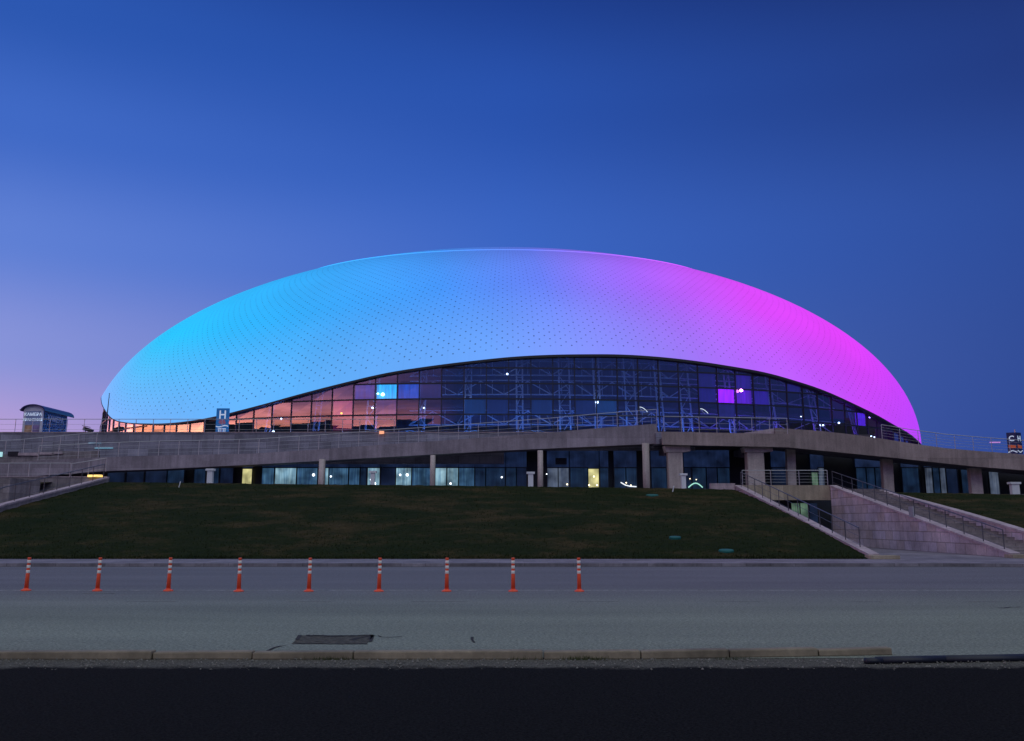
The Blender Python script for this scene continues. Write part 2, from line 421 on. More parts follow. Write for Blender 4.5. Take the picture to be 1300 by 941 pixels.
# interior
mb=MB();n=120;s=.80
for i in range(n):
    a=360*i/n;mb.v+= [ell(a,s,9.4),ell(a,s,38)]
for i in range(n):
    j=(i+1)%n;mb.f.append((2*i,2*j,2*j+1,2*i+1))
mb.build('bowl_wall',M['core'],arena)
for zf_ in (13.6,18.4):
    mb=MB()
    for i in range(n):
        a=360*i/n
        for k,z in ((.802,zf_),(.90,zf_),(.90,zf_-.5),(.802,zf_-.5)): mb.v.append(ell(a,k,z))
    for i in range(n):
        j=(i+1)%n
        for q in range(4): mb.f.append((i*4+q,j*4+q,j*4+(q+1)%4,i*4+(q+1)%4))
    mb.build('gallery_floor',M['soffit'],arena)
def thof(px,py=520,s=.93):
    # ring angle whose point at height of the photo row shows at px
    best=None
    for i in range(1800):
        th=-180+i*.1; p=ell(th,s,18); q=p-Vector((0,0,EYE)); yy=q.y*cp+q.z*sp; x=PX+F*q.x/yy
        if best is None or abs(x-px)<best[0]: best=(abs(x-px),th)
    return best[1]
for px in (338,400,470,535,594,660,718,760,803,840,873,930,985,1040,1090):
    th=thof(px,s=.955); zt=zedge(th)+1.5; mb=MB(); w=.42
    T=Vector((-math.sin(R(th)),math.cos(R(th))*.9,0)).normalized()
    wide=px in (718,803,873,1040,470)
    if wide: w=.75
    a0=ell(th,.962,9.4);a1=ell(th,.935,zt)
    mb.tube(a0-T*w,a1-T*w,.13,6);mb.tube(a0+T*w,a1+T*w,.13,6)
    k=8
    for i in range(k):
        p=a0.lerp(a1,i/k);q=a0.lerp(a1,(i+1)/k);sg=1 if i%2 else -1
        mb.tube(p+T*w*sg,q-T*w*sg,.06,5); mb.tube(q-T*w,q+T*w,.05,5)
    mb.build('lattice_column',M['truss'],arena)
ths=[thof(px,s=.93) for px in (520,580,640,700,752,803,850,900,950,1000,1060)]
for a,b_ in zip(ths,ths[1:]):
    mb=MB();m_=(a+b_)/2
    for z in (15.3,19.6,22.4):
        zt=min(zedge(a),zedge(b_))+1
        if z>zt: continue
        mb.tube(ell(a,.93,z),ell(b_,.93,z),.10,5)
        mb.tube(ell(a,.93,z),ell(m_,.93,z+1.9),.08,5); mb.tube(ell(m_,.93,z+1.9),ell(b_,.93,z),.08,5)
        mb.tube(ell(a,.93,z+2.05),ell(b_,.93,z+2.05),.07,5)
        for k in (.25,.5,.75):
            th=a+(b_-a)*k; mb.tube(ell(th,.93,z),ell(th,.93,z+2.05),.045,5)
        mb.tube(ell(a,.93,z),ell(a,.85,z+2),.07,5)
    mb.build('bracing',M['truss'],arena)
def inglass(px,py,s=.97):
    th=thof(px,s=s); p0=ell(th,s,18)
    return at(px,py,p0.y)
lamp_ids={}
def lamp(px,py,r,c,st,s=.955):
    k=('lamp',c,st)
    if k not in lamp_ids: lamp_ids[k]=emit('bulb',c,st)
    p=inglass(px,py,s); mb=MB(); mb.lathe(p,[(r*.3,r*.9),(r*.9,r*.35),(r,0),(r*.8,-r*.5),(r*.3,-r*.7)],10); mb.build('lamp',lamp_ids[k],arena)
    return p
WC=(.85,.95,1)
for px,py,r in ((595,512,.24),(644,475,.16),(643,510,.16),(758,511,.24),(575,517,.0),(538,518,.12),(473,518,.15),(690,523,.13),(694,522,.2),(698,523,.16),(1017,529,.1),(1041,540,.14),(1045,540,.14),(1065,537,.16),(818,509,.1),(347,548,.18),(357,532,.15),(650,537,.0),(1106,554,.12),(1110,555,.12)):
    if r: lamp(px,py,r,WC,9)
for px,py in ((817,520),(894,522)):  # glowing arcs added in place of street lamps reflected in the glass
    p=inglass(px,py); mb=MB(); q=None
    for i in range(6):
        a=R(20+ i*11); w=p+Vector((-.55+1.1*i/5,0,.35-.7*(i/5)**2))
        if q: mb.tube(q,w,.035,5)
        q=w
    mb.build('curved_glint',emit('curved_glint',(.7,.85,.9),1.2),arena)
lamp(486,501,.28,(.3,1,1),8,.975); lamp(480,500,.18,(.3,1,1),6,.975)
lamp(434,525,.24,(1,.35,.0),9,.975); lamp(430,523,.16,(1,.3,.0),6,.975)
lamp(941,496,.26,(1,.25,1),9,.975)
lamp(1104,530,.16,(.6,.3,1),7,.975)
def glow_panel(px,py,c,st):  # added glowing panel behind one pane, standing in for light reflected there
    m,t,b=mat('pane_glow'); b.inputs['Base Color'].default_value=(.1,.1,.15,1)
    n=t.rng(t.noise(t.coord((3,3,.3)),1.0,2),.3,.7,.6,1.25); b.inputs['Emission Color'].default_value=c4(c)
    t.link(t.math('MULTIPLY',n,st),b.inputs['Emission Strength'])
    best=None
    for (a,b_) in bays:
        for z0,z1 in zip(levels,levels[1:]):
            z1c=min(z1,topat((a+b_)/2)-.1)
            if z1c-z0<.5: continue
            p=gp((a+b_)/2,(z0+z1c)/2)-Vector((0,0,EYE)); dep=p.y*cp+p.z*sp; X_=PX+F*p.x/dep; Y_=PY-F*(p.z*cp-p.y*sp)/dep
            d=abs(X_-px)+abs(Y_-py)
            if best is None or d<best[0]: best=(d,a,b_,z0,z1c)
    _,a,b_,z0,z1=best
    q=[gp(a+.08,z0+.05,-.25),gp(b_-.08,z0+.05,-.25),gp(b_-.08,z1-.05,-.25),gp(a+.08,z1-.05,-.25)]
    MB().ext(q,(0,.05,0)).build('pane_glow',m,arena)
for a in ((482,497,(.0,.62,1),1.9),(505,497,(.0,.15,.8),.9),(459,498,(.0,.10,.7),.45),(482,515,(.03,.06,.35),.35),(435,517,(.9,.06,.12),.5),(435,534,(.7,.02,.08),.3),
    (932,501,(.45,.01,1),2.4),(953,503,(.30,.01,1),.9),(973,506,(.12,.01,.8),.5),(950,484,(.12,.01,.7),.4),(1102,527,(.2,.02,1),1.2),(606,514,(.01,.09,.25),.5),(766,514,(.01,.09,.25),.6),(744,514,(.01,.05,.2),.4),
    (888,500,(.05,.01,.40),.5),(888,484,(.05,.01,.35),.4),(684,514,(.01,.06,.2),.5),(932,520,(.05,.02,.3),.4),(1010,500,(.06,.01,.4),.35),(629,514,(.01,.05,.2),.4),(540,497,(.01,.06,.3),.4),(560,497,(.01,.05,.25),.35)): glow_panel(*a)
# unseen point lights added to brighten the trusses inside the hall
def plight(px,z,s,e,c,r=.6):
    th=thof(px,s=s); p=ell(th,s,z); l=bpy.data.lights.new('hall_fill','POINT'); l.energy=e; l.color=c; l.shadow_soft_size=r
    o=bpy.data.objects.new('hall_fill',l); col.objects.link(o); o.parent=arena; o.location=p-ORG[arena.name]
for px,e,c in ((350,500,(.2,.3,1)),(430,700,(.2,.3,1)),(520,1500,(.08,.32,1)),(600,1600,(.08,.32,1)),(680,2000,(.08,.32,1)),(755,2000,(.1,.32,1)),(830,1800,(.13,.28,1)),(900,1600,(.2,.1,1)),(970,1500,(.3,.06,1)),(1050,1300,(.3,.06,1)),(1110,900,(.3,.06,1))):
    plight(px,11.5,.88,e*3.0,c)

# ------------------------------------------------------------ setting: ground sheets
def sheet(name,poly,z,m,kind='structure'):
    MB().add([(x,y,z) for x,y in poly],[tuple(range(len(poly)))]).build(name,m,kind=kind)
M['far_ground']=simple('far_ground',(.06,.06,.055),.95,.4,.2,spec=.1)
sheet('ground',[(-1500,-600),(1500,-600),(1500,2500),(-1500,2500)],-.03,M['far_ground'])
YN=onz(650,837,0).y; YF=39.4
sheet('road',[(-140,YN+.1),(140,YN+.1),(140,YF),(-140,YF)],0.0,M['asphalt'])
YV=onz(650,849,-.02).y
def vergemat():
    m,t,b=mat('verge_ground'); v=t.coord(); s_=t.new('ShaderNodeSeparateXYZ'); t.link(v,s_.inputs[0])
    n=t.noise(v,1.6,5,.75); f=t.math('ADD',s_.outputs['Y'],t.math('MULTIPLY',t.math('SUBTRACT',n,.5),.9))
    k=t.rng(f,YV-.12,YV+.12)
    fine=t.rng(t.noise(v,34,4,.8),.35,.65,.35,1.7)
    c=t.mix(k,(.012,.012,.013,1),(.10,.095,.085,1)); c=t.mix(1.,c,fine,blend='MULTIPLY')
    t.link(c,b.inputs['Base Color']); b.inputs['Roughness'].default_value=1; b.inputs['Specular IOR Level'].default_value=.03
    bn=t.new('ShaderNodeBump'); bn.inputs['Strength'].default_value=.4; bn.inputs['Distance'].default_value=.01
    t.link(t.noise(v,34,4,.8),bn.inputs['Height']); t.link(bn.outputs[0],b.inputs['Normal']); return m
sheet('verge',[(-60,1.0),(60,1.0),(60,YN+.25),(-60,YN+.25)],-.004,vergemat())
# low wooded hills behind and beside the viewpoint (seen only as reflections)
mb=MB(); nh=150
for i in range(nh+1):
    a=R(145+ (395-145)*i/nh); r=430; h=8+52*min(1,max(0,i-8)/14)+18*max(0,-math.sin(a))+1.5*math.sin(i*.31)+1*math.sin(i*.83+1)+random.uniform(-.6,.6)
    for k,(rr_,hh) in enumerate(((r,-1),(r+25,h*.75),(r+60,h),(r+200,h*.6))): mb.v.append(Vector((rr_*math.cos(a),rr_*math.sin(a),hh)))
for i in range(nh):
    for q in range(3): mb.f.append((i*4+q,i*4+q+1,i*4+q+5,i*4+q+4))
mb.build('hills',simple('hill_woods',(.06,.07,.075),.95,.4,.05,spec=.05),kind='structure')
# road markings and damage (thin sheets)
YB=onz(650,750,0).y
mk=MB(); mk.box(-40,40,YB+.05,YB+.13,.003,.006); mk.build('lane_line',M['paint'],kind='structure')
mk=MB()
for a,b_ in ((105,147),):
    p=onz(a,753.5,0);q=onz(b_,753.5,0); mk.box(p.x,q.x,p.y-.05,p.y+.05,.003,.006)
p=onz(225,718.5,0); q=onz(248,718.5,0); mk.box(p.x,q.x,p.y-.08,p.y+.08,.003,.006)
for a,b_ in ((160,225),(365,425),(522,592),(725,785),(905,965),(1080,1120),(1228,1270)):
    p=onz(a,764,0);q=onz(b_,764,0); mk.box(p.x,q.x,p.y-.03,p.y+.03,.003,.005)
M['ghost']=simple('ghost_paint',(.19,.195,.195),.8,.3,6)
mk.build('worn_dashes',M['ghost'],kind='structure')
corn=[onz(370,818,0),onz(466,818,0),onz(473,807,0),onz(382,807,0)]
mb=MB(); mb.add([(p.x,p.y,.0045) for p in corn],[(0,1,2,3)]); mb.build('road_patch',M['patch'],kind='structure')
mb=MB()
def crack(pts,w):
    pr=None
    for (a,b_) in zip(pts,pts[1:]):
        n=max(2,int((Vector(b_)-Vector(a)).length/6)) if True else 2
        for i in range(n):
            p=Vector(a).lerp(Vector(b_),(i+1)/n)+Vector((random.uniform(-1.2,1.2),random.uniform(-.5,.5)))
            q=onz(p.x,p.y,0)
            if pr is not None:
                d=(q-pr);
                if d.length>0:
                    nn=Vector((-d.y,d.x,0)).normalized()*w*random.uniform(.5,1.2)/2
                    mb.add([(pr-nn)[:2]+(.009,),(q-nn)[:2]+(.009,),(q+nn)[:2]+(.009,),(pr+nn)[:2]+(.009,)],[(0,1,2,3)])
            pr=q
def V2(*a): return [Vector(q) for q in a]
crack(V2((382,807),(425,808),(473,807)),.13); crack(V2((370,818),(382,807)),.06); crack(V2((440,815),(455,811),(473,807),(471,815)),.09)
crack(V2((466,818),(473,807)),.06); crack(V2((473,807),(492,810),(510,809)),.03); crack(V2((370,818),(350,822),(330,831),(318,836)),.035); crack(V2((370,818),(466,818)),.04)
crack(V2((601,807),(599,812),(603,816)),.04)
crack(V2((1255,771),(1275,772),(1297,771)),.05)
mb.build('crack',M['crack'],kind='structure')
# near kerb stones
mb=MB(); x=-14.5
xs=[]
bp=[onz(q,838,0).x for q in (-40,190,318,447,690,815,931,1050,1152)]
for i,(a,b_) in enumerate(zip([-12]+bp,bp)):
    h=.10+random.uniform(-.01,.008); o=[0,-.01,.015,-.005,.0,.0,.03,.15,.28][i]; o2=[0,-.01,.015,-.005,0,.03,.15,.28,.42][i]
    y0=YN+o;y1=YN+o2
    if b_-a<.05: continue
    g=.006
    mb.hexa([(a+g,y0-.02,-.02),(b_-g,y1-.02,-.02),(b_-g,y1+.19,-.02),(a+g,y0+.19,-.02),(a+g,y0-.005,h-.01),(b_-g,y1-.005,h),(b_-g,y1+.18,h),(a+g,y0+.18,h-.01)])
kb=mb.build('kerb',M['kerb'],kind='structure')
bv=kb.modifiers.new('b','BEVEL'); bv.width=.018; bv.segments=2
# gravel
mb=MB()
for i in range(1900):
    x=random.uniform(-8.5,8.5); y=YN-abs(random.gauss(0,.35))-.03 if random.random()<.5 else random.uniform(YV-.35,YN-.02)
    if y<YV-.02 and random.random()<(YV-y)/.3: continue
    r=random.uniform(.006,.02)*(1.5 if random.random()<.06 else 1)
    c=Vector((x,y,.0+r*.3)); v=[c+Vector((random.uniform(.6,1.2)*r*math.cos(t),random.uniform(.6,1.2)*r*math.sin(t),random.uniform(-.3,.3)*r)) for t in (0,1.57,3.14,4.71)]+[c+Vector((0,0,r))]
    mb.add(v,[(0,1,4),(1,2,4),(2,3,4),(3,0,4)])
M['gravel']=simple('gravel',(.15,.145,.13),.9,.8,9,spec=.2)
mb.build('gravel',M['gravel'],kind='stuff',label='loose pale grit along the foot of the near kerb')
# weeds at the kerb foot
mb=MB()
for cx,n in ((-2.45,50),(-2.3,30),(.9,110),(1.1,60),(.2,25),(2.9,30)):
    for i in range(n):
        x=cx+random.gauss(0,.12);y=YN-.03-abs(random.gauss(0,.03)); h=random.uniform(.02,.07);dx=random.uniform(-.03,.03);w=.004
        mb.add([(x-w,y,0),(x+w,y,0),(x+dx,y-random.uniform(0,.03),h)],[(0,1,2)])
M['weed']=simple('weed',(.06,.075,.025),.9,.5,20)
mb.build('weeds',M['weed'],kind='stuff',label='thin weeds growing at the foot of the near kerb')
# dark hose on the ground at right
mb=MB()
for pts_,r in (([(1098,839.4),(1120,839.2),(1200,837.6),(1330,835.4)],.042),([(1112,837.2),(1200,835.6),(1330,833.2)],.036)):
    Q=[onz(a,b_,.03) for a,b_ in pts_]
    for a,b_ in zip(Q,Q[1:]): mb.tube(a,b_,r,12)
mb.build('hose',simple('hose_rubber',(.008,.010,.022),.5,.2),label='dark twin hose lying on the road past the kerb end',cat='hose',smooth=True)

# far kerb, pavement
SWZ=.13
mb=MB(); mb.box(-60,17.5,YF,YF+.2,-.02,SWZ)
pts=[(17.5,YF),(20,YF-.25),(23,YF-1.2),(27,YF-1.9),(40,YF-2.0),(60,YF-2.0)]
for a,b_ in zip(pts,pts[1:]):
    mb.hexa([(a[0],a[1],-.02),(b_[0],b_[1],-.02),(b_[0],b_[1]+.2,-.02),(a[0],a[1]+.2,-.02),(a[0],a[1],SWZ),(b_[0],b_[1],SWZ),(b_[0],b_[1]+.2,SWZ),(a[0],a[1]+.2,SWZ)])
mb.build('far_kerb',M['kerb_far'],kind='structure')
Y0=44.0
MB().add([(-60,YF+.2,SWZ-.004)]+[(p[0],p[1]+.2,SWZ-.004) for p in pts]+[(60,Y0+.5,SWZ-.004),(-60,Y0+.5,SWZ-.004)],[tuple(range(9))]).build('pavement',M['pave'],kind='structure')
XL=at(135,606,70).x; XC1=at(935,614,70).x; XC2=at(1054,617,70).x; XC3=at(1112,618.5,70).x
sheet('court',[(XC1+.3,Y0),(60,Y0),(60,52),(XC2,52),(XC2,74),(XC1+.3,74)],SWZ+.002,M['pave'])
# lawns
topy=[(130,612.2),(325,614.5),(650,617.6),(900,621),(1050,624),(1300,628),(1500,630)]
def lawntop(x):
    px=PX+x/70*F*1.012; return Z(interp(topy,px),70)
def lawnz(x,y):
    f=min(1,max(0,(y-Y0)/(70-Y0))); f=f+.035*math.sin(f*math.pi)*1.2
    return SWZ+.01+(lawntop(x)-SWZ)*f
def lawn(x0,x1,nx,ny,y1=71.0):
    mb=MB()
    for i in range(nx+1):
        for j in range(ny+1):
            x=x0+(x1-x0)*i/nx;y=Y0+(y1-Y0)*j/ny
            mb.v.append(Vector((x,y,lawnz(x,y)+(random.uniform(-.03,.03) if 0<j<ny else 0))))
    for i in range(nx):
        for j in range(ny):
            a=i*(ny+1)+j;mb.f.append((a,a+ny+1,a+ny+2,a+1))
    return mb
lawn(XL+.15,XC1-.15,160,90).build('lawn',M['grass'],smooth=True,kind='structure')
lawn(XC3+.3,75,90,60).build('lawn',M['grass'],smooth=True,kind='structure')
lawn(-75,XL-4.2,60,60).build('lawn',M['grass'],smooth=True,kind='structure')
# short blades along the lawn so its surface and foot are not clean
mb=MB()
for i in range(26000):
    x=random.uniform(XL+.4,XC1-.5) if random.random()<.85 else random.uniform(XC3+.6,45)
    y=Y0+(26)*random.random()**1.6 if random.random()<.85 else Y0+random.uniform(0,.4)
    z=lawnz(x,y)-.02;h=random.uniform(.05,.13);w=.022;a=random.uniform(0,3.14);dx=random.uniform(-.05,.05);dy=random.uniform(-.05,.05)
    mb.add([(x-w*math.cos(a),y-w*math.sin(a),z),(x+w*math.cos(a),y+w*math.sin(a),z),(x+dx,y+dy,z+h)],[(0,1,2)])
M['blade']=simple('blade',(.024,.032,.012),.95,.7,.5,spec=.05)
mb.build('grass_tufts',M['blade'],kind='stuff',label='dark short grass blades standing out of the lawn')
# teal lids, marker pegs
def onlawn(px,py):
    d=ray(px,py)
    best=min((abs(EYE+d.z*(Y/d.y)-lawnz(d.x*Y/d.y,Y)),Y) for Y in [Y0+k*.05 for k in range(540)])
    p=at(px,py,best[1]); p.z=lawnz(p.x,p.y); return p
for px,py,w,lab in ((828,629.8,.42,'small teal lid flush in the lawn close to its top edge'),(857,683.5,.30,'small teal lid in the lower right part of the lawn slope'),(922,700.5,.36,'broad teal lid near the foot of the lawn beside the court wall')):
    p=onlawn(px,py); mb=MB(); mb.lathe((0,0,0),[(w*1.0,-.1),(w*1.0,.05),(w*.92,.09),(w*.3,.11)],24)
    sl=math.atan(4.2/26)
    mb.v=[Vector((v.x*1.0,v.y*.75*math.cos(sl)-v.z*math.sin(sl),v.z*math.cos(sl)+v.y*.75*math.sin(sl)))+p for v in mb.v]
    mb.build('valve_lid',M['teal'],label=lab,cat='valve lid',group='teal lids in the lawn')
for px,py,lab in ((854,623,'short white peg on the lawn edge in front of the broad pier'),(227,617.5,'short white peg leaning on the upper left lawn')):
    p=onlawn(px,py+1.5); mb=MB(); mb.tube(p,p+Vector((.08,0,.36)),.035,8); mb.tube(p+Vector((.08,0,.36)),p+Vector((.10,0,.42)),.05,8,.03); mb.build('marker_peg',M['white'],label=lab,cat='marker peg',group='white pegs on the lawn')

# ------------------------------------------------------------ bollards
def bollard(loc,label):
    r=empty('bollard',(0,0,0),label,'bollard','orange bollards along the lane line')
    h=.86
    MB().lathe((0,0,0),[(.13,0),(.13,.02),(.11,.035),(.07,.045),(.058,.07)],20).build('base',M['orange'],r,smooth=False)
    MB().lathe((0,0,0),[(.056,.06),(.049,.40),(.045,.47),(.042,.82),(.046,.825),(.046,h-.01),(.038,h)],20).build('post',M['orange'],r,smooth=True)
    for z in (.455,.585,.715):
        MB().lathe((0,0,0),[(.0455,z),(.0475,z+.003),(.0475,z+.072),(.0455,z+.075)],20).build('reflective_band',M['band'],r,smooth=True)
    r.location=loc; return r
ords=['leftmost','second from left','third from left','fourth from left','middle one','sixth from left','third from the right','second from the right','rightmost']
bl=[(33,750),(123.5,750.5),(213.5,750.5),(303,751),(392,751),(481,751),(567,751),(651.5,751),(735.5,751)]
proto=None
for i,(px,py) in enumerate(bl):
    p=onz(px,py,0); lab='orange bollard with three white bands, %s of nine along the lane line'%ords[i]
    lean=(R(random.uniform(-.8,.8)),R([1.2,.6,.8,-.2,.4,.9,.2,-.2,-.5][i]),random.uniform(0,3))
    if proto is None: proto=bollard(p,lab); o=proto
    else:
        o=proto.copy(); col.objects.link(o); o['label']=lab; o.location=p
        for ch in list(proto.children): c=ch.copy(); col.objects.link(c); c.parent=o
    o.rotation_euler=(lean[0],lean[1],0)

# ------------------------------------------------------------ railings
def railing(path,h,step,label,n=3,m=None,group='steel railings',post_r=.025,name='railing'):
    r=empty(name,path[0],label,'railing',group); m=m or M['steel']
    # resample
    L=[0]
    for a,b_ in zip(path,path[1:]): L.append(L[-1]+(b_-a).length)
    k=max(1,round(L[-1]/step)); pts=[]
    for i in range(k+1):
        s=L[-1]*i/k
        for j in range(len(path)-1):
            if s<=L[j+1]+1e-6: pts.append(path[j].lerp(path[j+1],(s-L[j])/(L[j+1]-L[j]))); break
    up=Vector((0,0,1))
    for p in pts:
        MB().tube(p-up*.05,p+up*h,post_r,6).build('post',m,r)
    for q in range(n):
        z=h-(h*.8)*q/max(1,n-1) if n>1 else h
        mb=MB(); rr=.028 if q==0 else .010
        for a,b_ in zip(path,path[1:]): mb.tube(a+up*z,b_+up*z,rr,6)
        mb.build('top_rail' if q==0 else 'rail',m,r)
    return r

# ------------------------------------------------------------ terrace
YW=80.0
ZT=Z(549.5,YW)   # terrace top
ter=empty('raised_terrace',(0,YW,4.2),'long raised concrete terrace with columns that carries the domed arena','terrace')
ZWB=Z(572,YW)
mb=MB(); xk=X(640,570,YW); mb.ext([(-130,YW,Z(589,YW)),(xk,YW,Z(589,YW)),(xk,YW,ZWB),(XC1-1.0,YW,ZWB),(XC1-1.0,YW,ZT),(-130,YW,ZT)],(0,.4,0)); 
mb.build('front_wall',M['concrete'],ter)
MB().box(-130,XC1-1.0,YW-.06,YW+.45,ZT,ZT+.07).build('wall_cap',M['coping'],ter)
XT=X(1105,560,YW)
MB().box(-130,XT,YW+.46,135,ZT-.5,ZT-.12).build('deck',M['pave'],ter)
MB().box(XT+.01,130,YW+.9,135,5.9,6.3).build('deck',M['pave'],ter)
MB().box(-130,130,135,300,ZT-.6,ZT-.12).build('rear_deck',M['pave'],ter)
# mid fascia & slab
YM=75.0
zm0,zm1=Z(565.5,YM),Z(549.5,YM)
xa,xb=X(841,556,YM),X(1003,556,YM)
MB().hexa([(xa,YM,Z(564.5,YM)),(xb,YM,Z(568,YM)),(xb,YM+.4,Z(568,YM)),(xa,YM+.4,Z(564.5,YM)),(xa,YM,Z(548.3,YM)),(xb,YM,Z(551,YM)),(xb,YM+.4,Z(551,YM)),(xa,YM+.4,Z(548.3,YM))]).build('balcony_fascia',M['fascia_r'],ter)
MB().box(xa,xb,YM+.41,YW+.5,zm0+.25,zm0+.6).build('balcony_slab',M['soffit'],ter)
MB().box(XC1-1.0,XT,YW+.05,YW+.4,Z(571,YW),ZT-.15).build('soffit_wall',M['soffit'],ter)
ZF=4.22
MB().box(-130,XC1-.2,71.05,92,ZF-.3,ZF-.05).build('lower_walk',M['pave'],ter)
MB().box(XC1-.2,130,74.2,92,ZF-.6,ZF-.35).build('lower_walk',M['pave'],ter)
# columns
YC=76.2
def roundcol(pxa,pxb,ytop):
    a=X(pxa,600,YC);b_=X(pxb,600,YC); r=(b_-a)/2
    MB().lathe(((a+b_)/2,YC,0),[(r,3.6),(r,Z(ytop,YC))],28).build('column',M['column'],ter,smooth=True)
roundcol(404.5,412.5,583); roundcol(546,552.5,578); roundcol(682.5,689.5,572); roundcol(816,825,563)
for pxa,pxb,capx,yt in ((848,866,875,567),(948,969,979,569)):
    a=X(pxa,600,YC);b_=X(pxb,600,YC);c=X(capx,575,YC)
    mb=MB(); mb.box(a,b_,YC-.45,YC+.5,3.6,Z(573,YC)); mb.build('pier',M['column'],ter)
    zt=Z(yt-2,YM);
    mb=MB(); mb.ext([(a-.3,YC-.55,zt),(c,YC-.55,zt),(c,YC-.55,Z(573.5,YC)),(b_,YC-.55,Z(574.5,YC)),(a-.15,YC-.55,Z(574.5,YC))],(0,1.2,0)); mb.build('pier_cap',M['column'],ter)
    mb=MB(); mb.ext([(a-.1,YC+.66,zt),(a-.1,YW,zt),(a-.1,YW,zt-.5),(a-.1,YC+.66,zt-.75)],(.8,0,0)); mb.build('crossbeam',M['soffit'],ter)
def leaning(pxa,pxb,pxc,pxd,yt,yb,Y=77.5):
    a,b_=at(pxa,yt,Y),at(pxb,yt,Y);c,d=at(pxc,yb,Y),at(pxd,yb,Y)
    c.z=d.z=3.2
    MB().hexa([c,d,d+Vector((0,.5,0)),c+Vector((0,.5,0)),a,b_,b_+Vector((0,.6,0)),a+Vector((0,.6,0))]).build('column',M['column'],ter)
leaning(999,1009.5,1000,1011,566,617); leaning(1120,1133,1122.5,1135.5,578,625); leaning(1231,1245,1234,1249,588,628)

def ramp(name,label,top,bot,Y,depth,m,wall=.35):
    """top / bot: [(px,py)] of the outer parapet, at depth Y"""
    r=empty(name,at(*top[0],Y),label,'ramp')
    xs=sorted(set([p[0] for p in top]+[p[0] for p in bot]))
    mb=MB(); ms=MB()
    for a,b_ in zip(xs,xs[1:]):
        A,B=at(a,interp(bot,a),Y),at(b_,interp(bot,b_),Y); C,D=at(b_,interp(top,b_),Y),at(a,interp(top,a),Y)
        B.x=C.x; A.x=D.x
        o=Vector((0,wall,0)); mb.hexa([A,B,B+o,A+o,D,C,C+o,D+o])
        k=Vector((0,depth,0)); up=Vector((0,0,.35)); e=Vector((0,wall+.005,0)); z=Vector((0,0,.04))
        ms.hexa([A+e+z,B+e+z,B+k+z,A+k+z,A+e+up,B+e+up,B+k+up,A+k+up])
    # clean internal faces not needed; merge
    mb.build('parapet',m,r); ms.build('ramp_slab',M['soffit'],r)
    return r
YR=77.0
tL=[(-60,594),(48,584.5),(135,580.5),(199,578.5),(320,576),(400,571),(480,565),(560,559.5),(640,553.5),(700,549),(760,543.5),(834,538)]
bL=[(-60,616),(48,604.5),(135,598),(199,596),(320,590),(480,581),(560,576.5),(640,572),(700,569.3),(834,563.3)]
ramp('access_ramp','long concrete access ramp rising to the right across the terrace front',tL,bL,YR,YW-YR-.1,M['fascia'])
xe0,xe1=X(833,556,YR-.4),X(841.5,556,YR-.4)
eb=MB().box(xe0,xe1,YR-.5,YR+1.5,Z(564.5,YR),Z(550,YR)); eb.build('end_block',M['concrete'],bpy.data.objects['access_ramp'])
tR=[(984,543.3),(1040,547),(1120,557),(1160,566),(1200,571),(1240,573.5),(1300,576),(1400,584)]
tR=[(984,543.3),(1040,547),(1080,551.5),(1120,557),(1160,563.5),(1200,569),(1240,572.5),(1300,577),(1400,585)]
bR=[(984,566.5),(1040,572),(1136,581.5),(1232,592),(1300,597.3),(1400,606)]
ramp('descending_ramp','reddish concrete ramp sloping down to the right above tapered columns',tR,bR,YM+.6,4.2,M['fascia_r'])
# thin sloped pale wall beside balcony
p=[at(945,549.6,YM+1.2),at(985,549.8,YM+1.2),at(985,543.6,YM+1.2)]
p0=[q-Vector((0,0,.4)) for q in p[:2]]
MB().ext([p0[0],p0[1],p[2],p[0]],(0,.3,0)).build('wedge_parapet',M['coping'],ter)

railing([at(a,b_-.3,YR+.15) for a,b_ in tL[1:]],1.15,1.62,'long steel railing along the rising access ramp',4)
railing([Vector((x,YW+.2,ZT+.07)) for x in (-48,-10)],1.1,1.45,'steel railing on the terrace edge in front of the arena glass',3)
railing([Vector((X(843,549,YM+.2),YM+.2,Z(548.3,YM))),Vector((X(1000,551,YM+.2),YM+.2,Z(551,YM)))],1.25,1.45,'steel railing on the balcony between two ramps',3)
railing([at(a,b_-.3,YM+.75) for a,b_ in tR[3:]],1.1,1.5,'steel railing along the descending ramp at right',5)
# left cluster: second ramp wall, upper wall gap
YQ=78.4
ramp('lower_ramp','short pinkish ramp wall with a lamp slot at the far left',[(-60,582),(24,575.5),(80,572.8),(125,572.8)],[(-60,604),(24,604),(80,601),(125,598)],YQ,1.4,M['slabs'])
for a,b_,y0_,y1_ in ((24,49,575.0,578.6),(51,67,574.2,577.4),(69,80,573.6,576.6)):
    MB().box(X(a,576,YQ),X(b_,576,YQ),YQ-.12,YQ-.005,Z(y1_,YQ),Z(y0_,YQ)).build('ledge_panel',M['coping'],bpy.data.objects['lower_ramp'])
for a,b_,y_,lab_ in ((112,128,562.6,'thin cyan strip lamp on the upper terrace wall, the higher of two'),(120,143,568.8,'thin cyan strip lamp on the upper terrace wall, the lower of two')):
    MB().box(X(a,y_,YW-.1),X(b_,y_,YW-.1),YW-.08,YW-.01,Z(y_+.5,YW-.1),Z(y_-.3,YW-.1)).build('strip_lamp',emit('cyan_lamp',(.08,.5,.7),.55),label=lab_,cat='lamp')
MB().box(X(-5,577,YQ+.8),X(10,577,YQ+.8),YQ-.1,YQ-.02,Z(580,YQ),Z(574,YQ)).build('strip_lamp',emit('teal_lamp',(.25,.6,.6),.9),label='glowing teal strip lamp on the wall at the far left edge',cat='lamp')
MB().box(X(10.5,577,YQ),X(24,577,YQ),YQ-.09,YQ-.02,Z(579,YQ),Z(573.5,YQ)).build('wall_slot',M['rim'],ter)
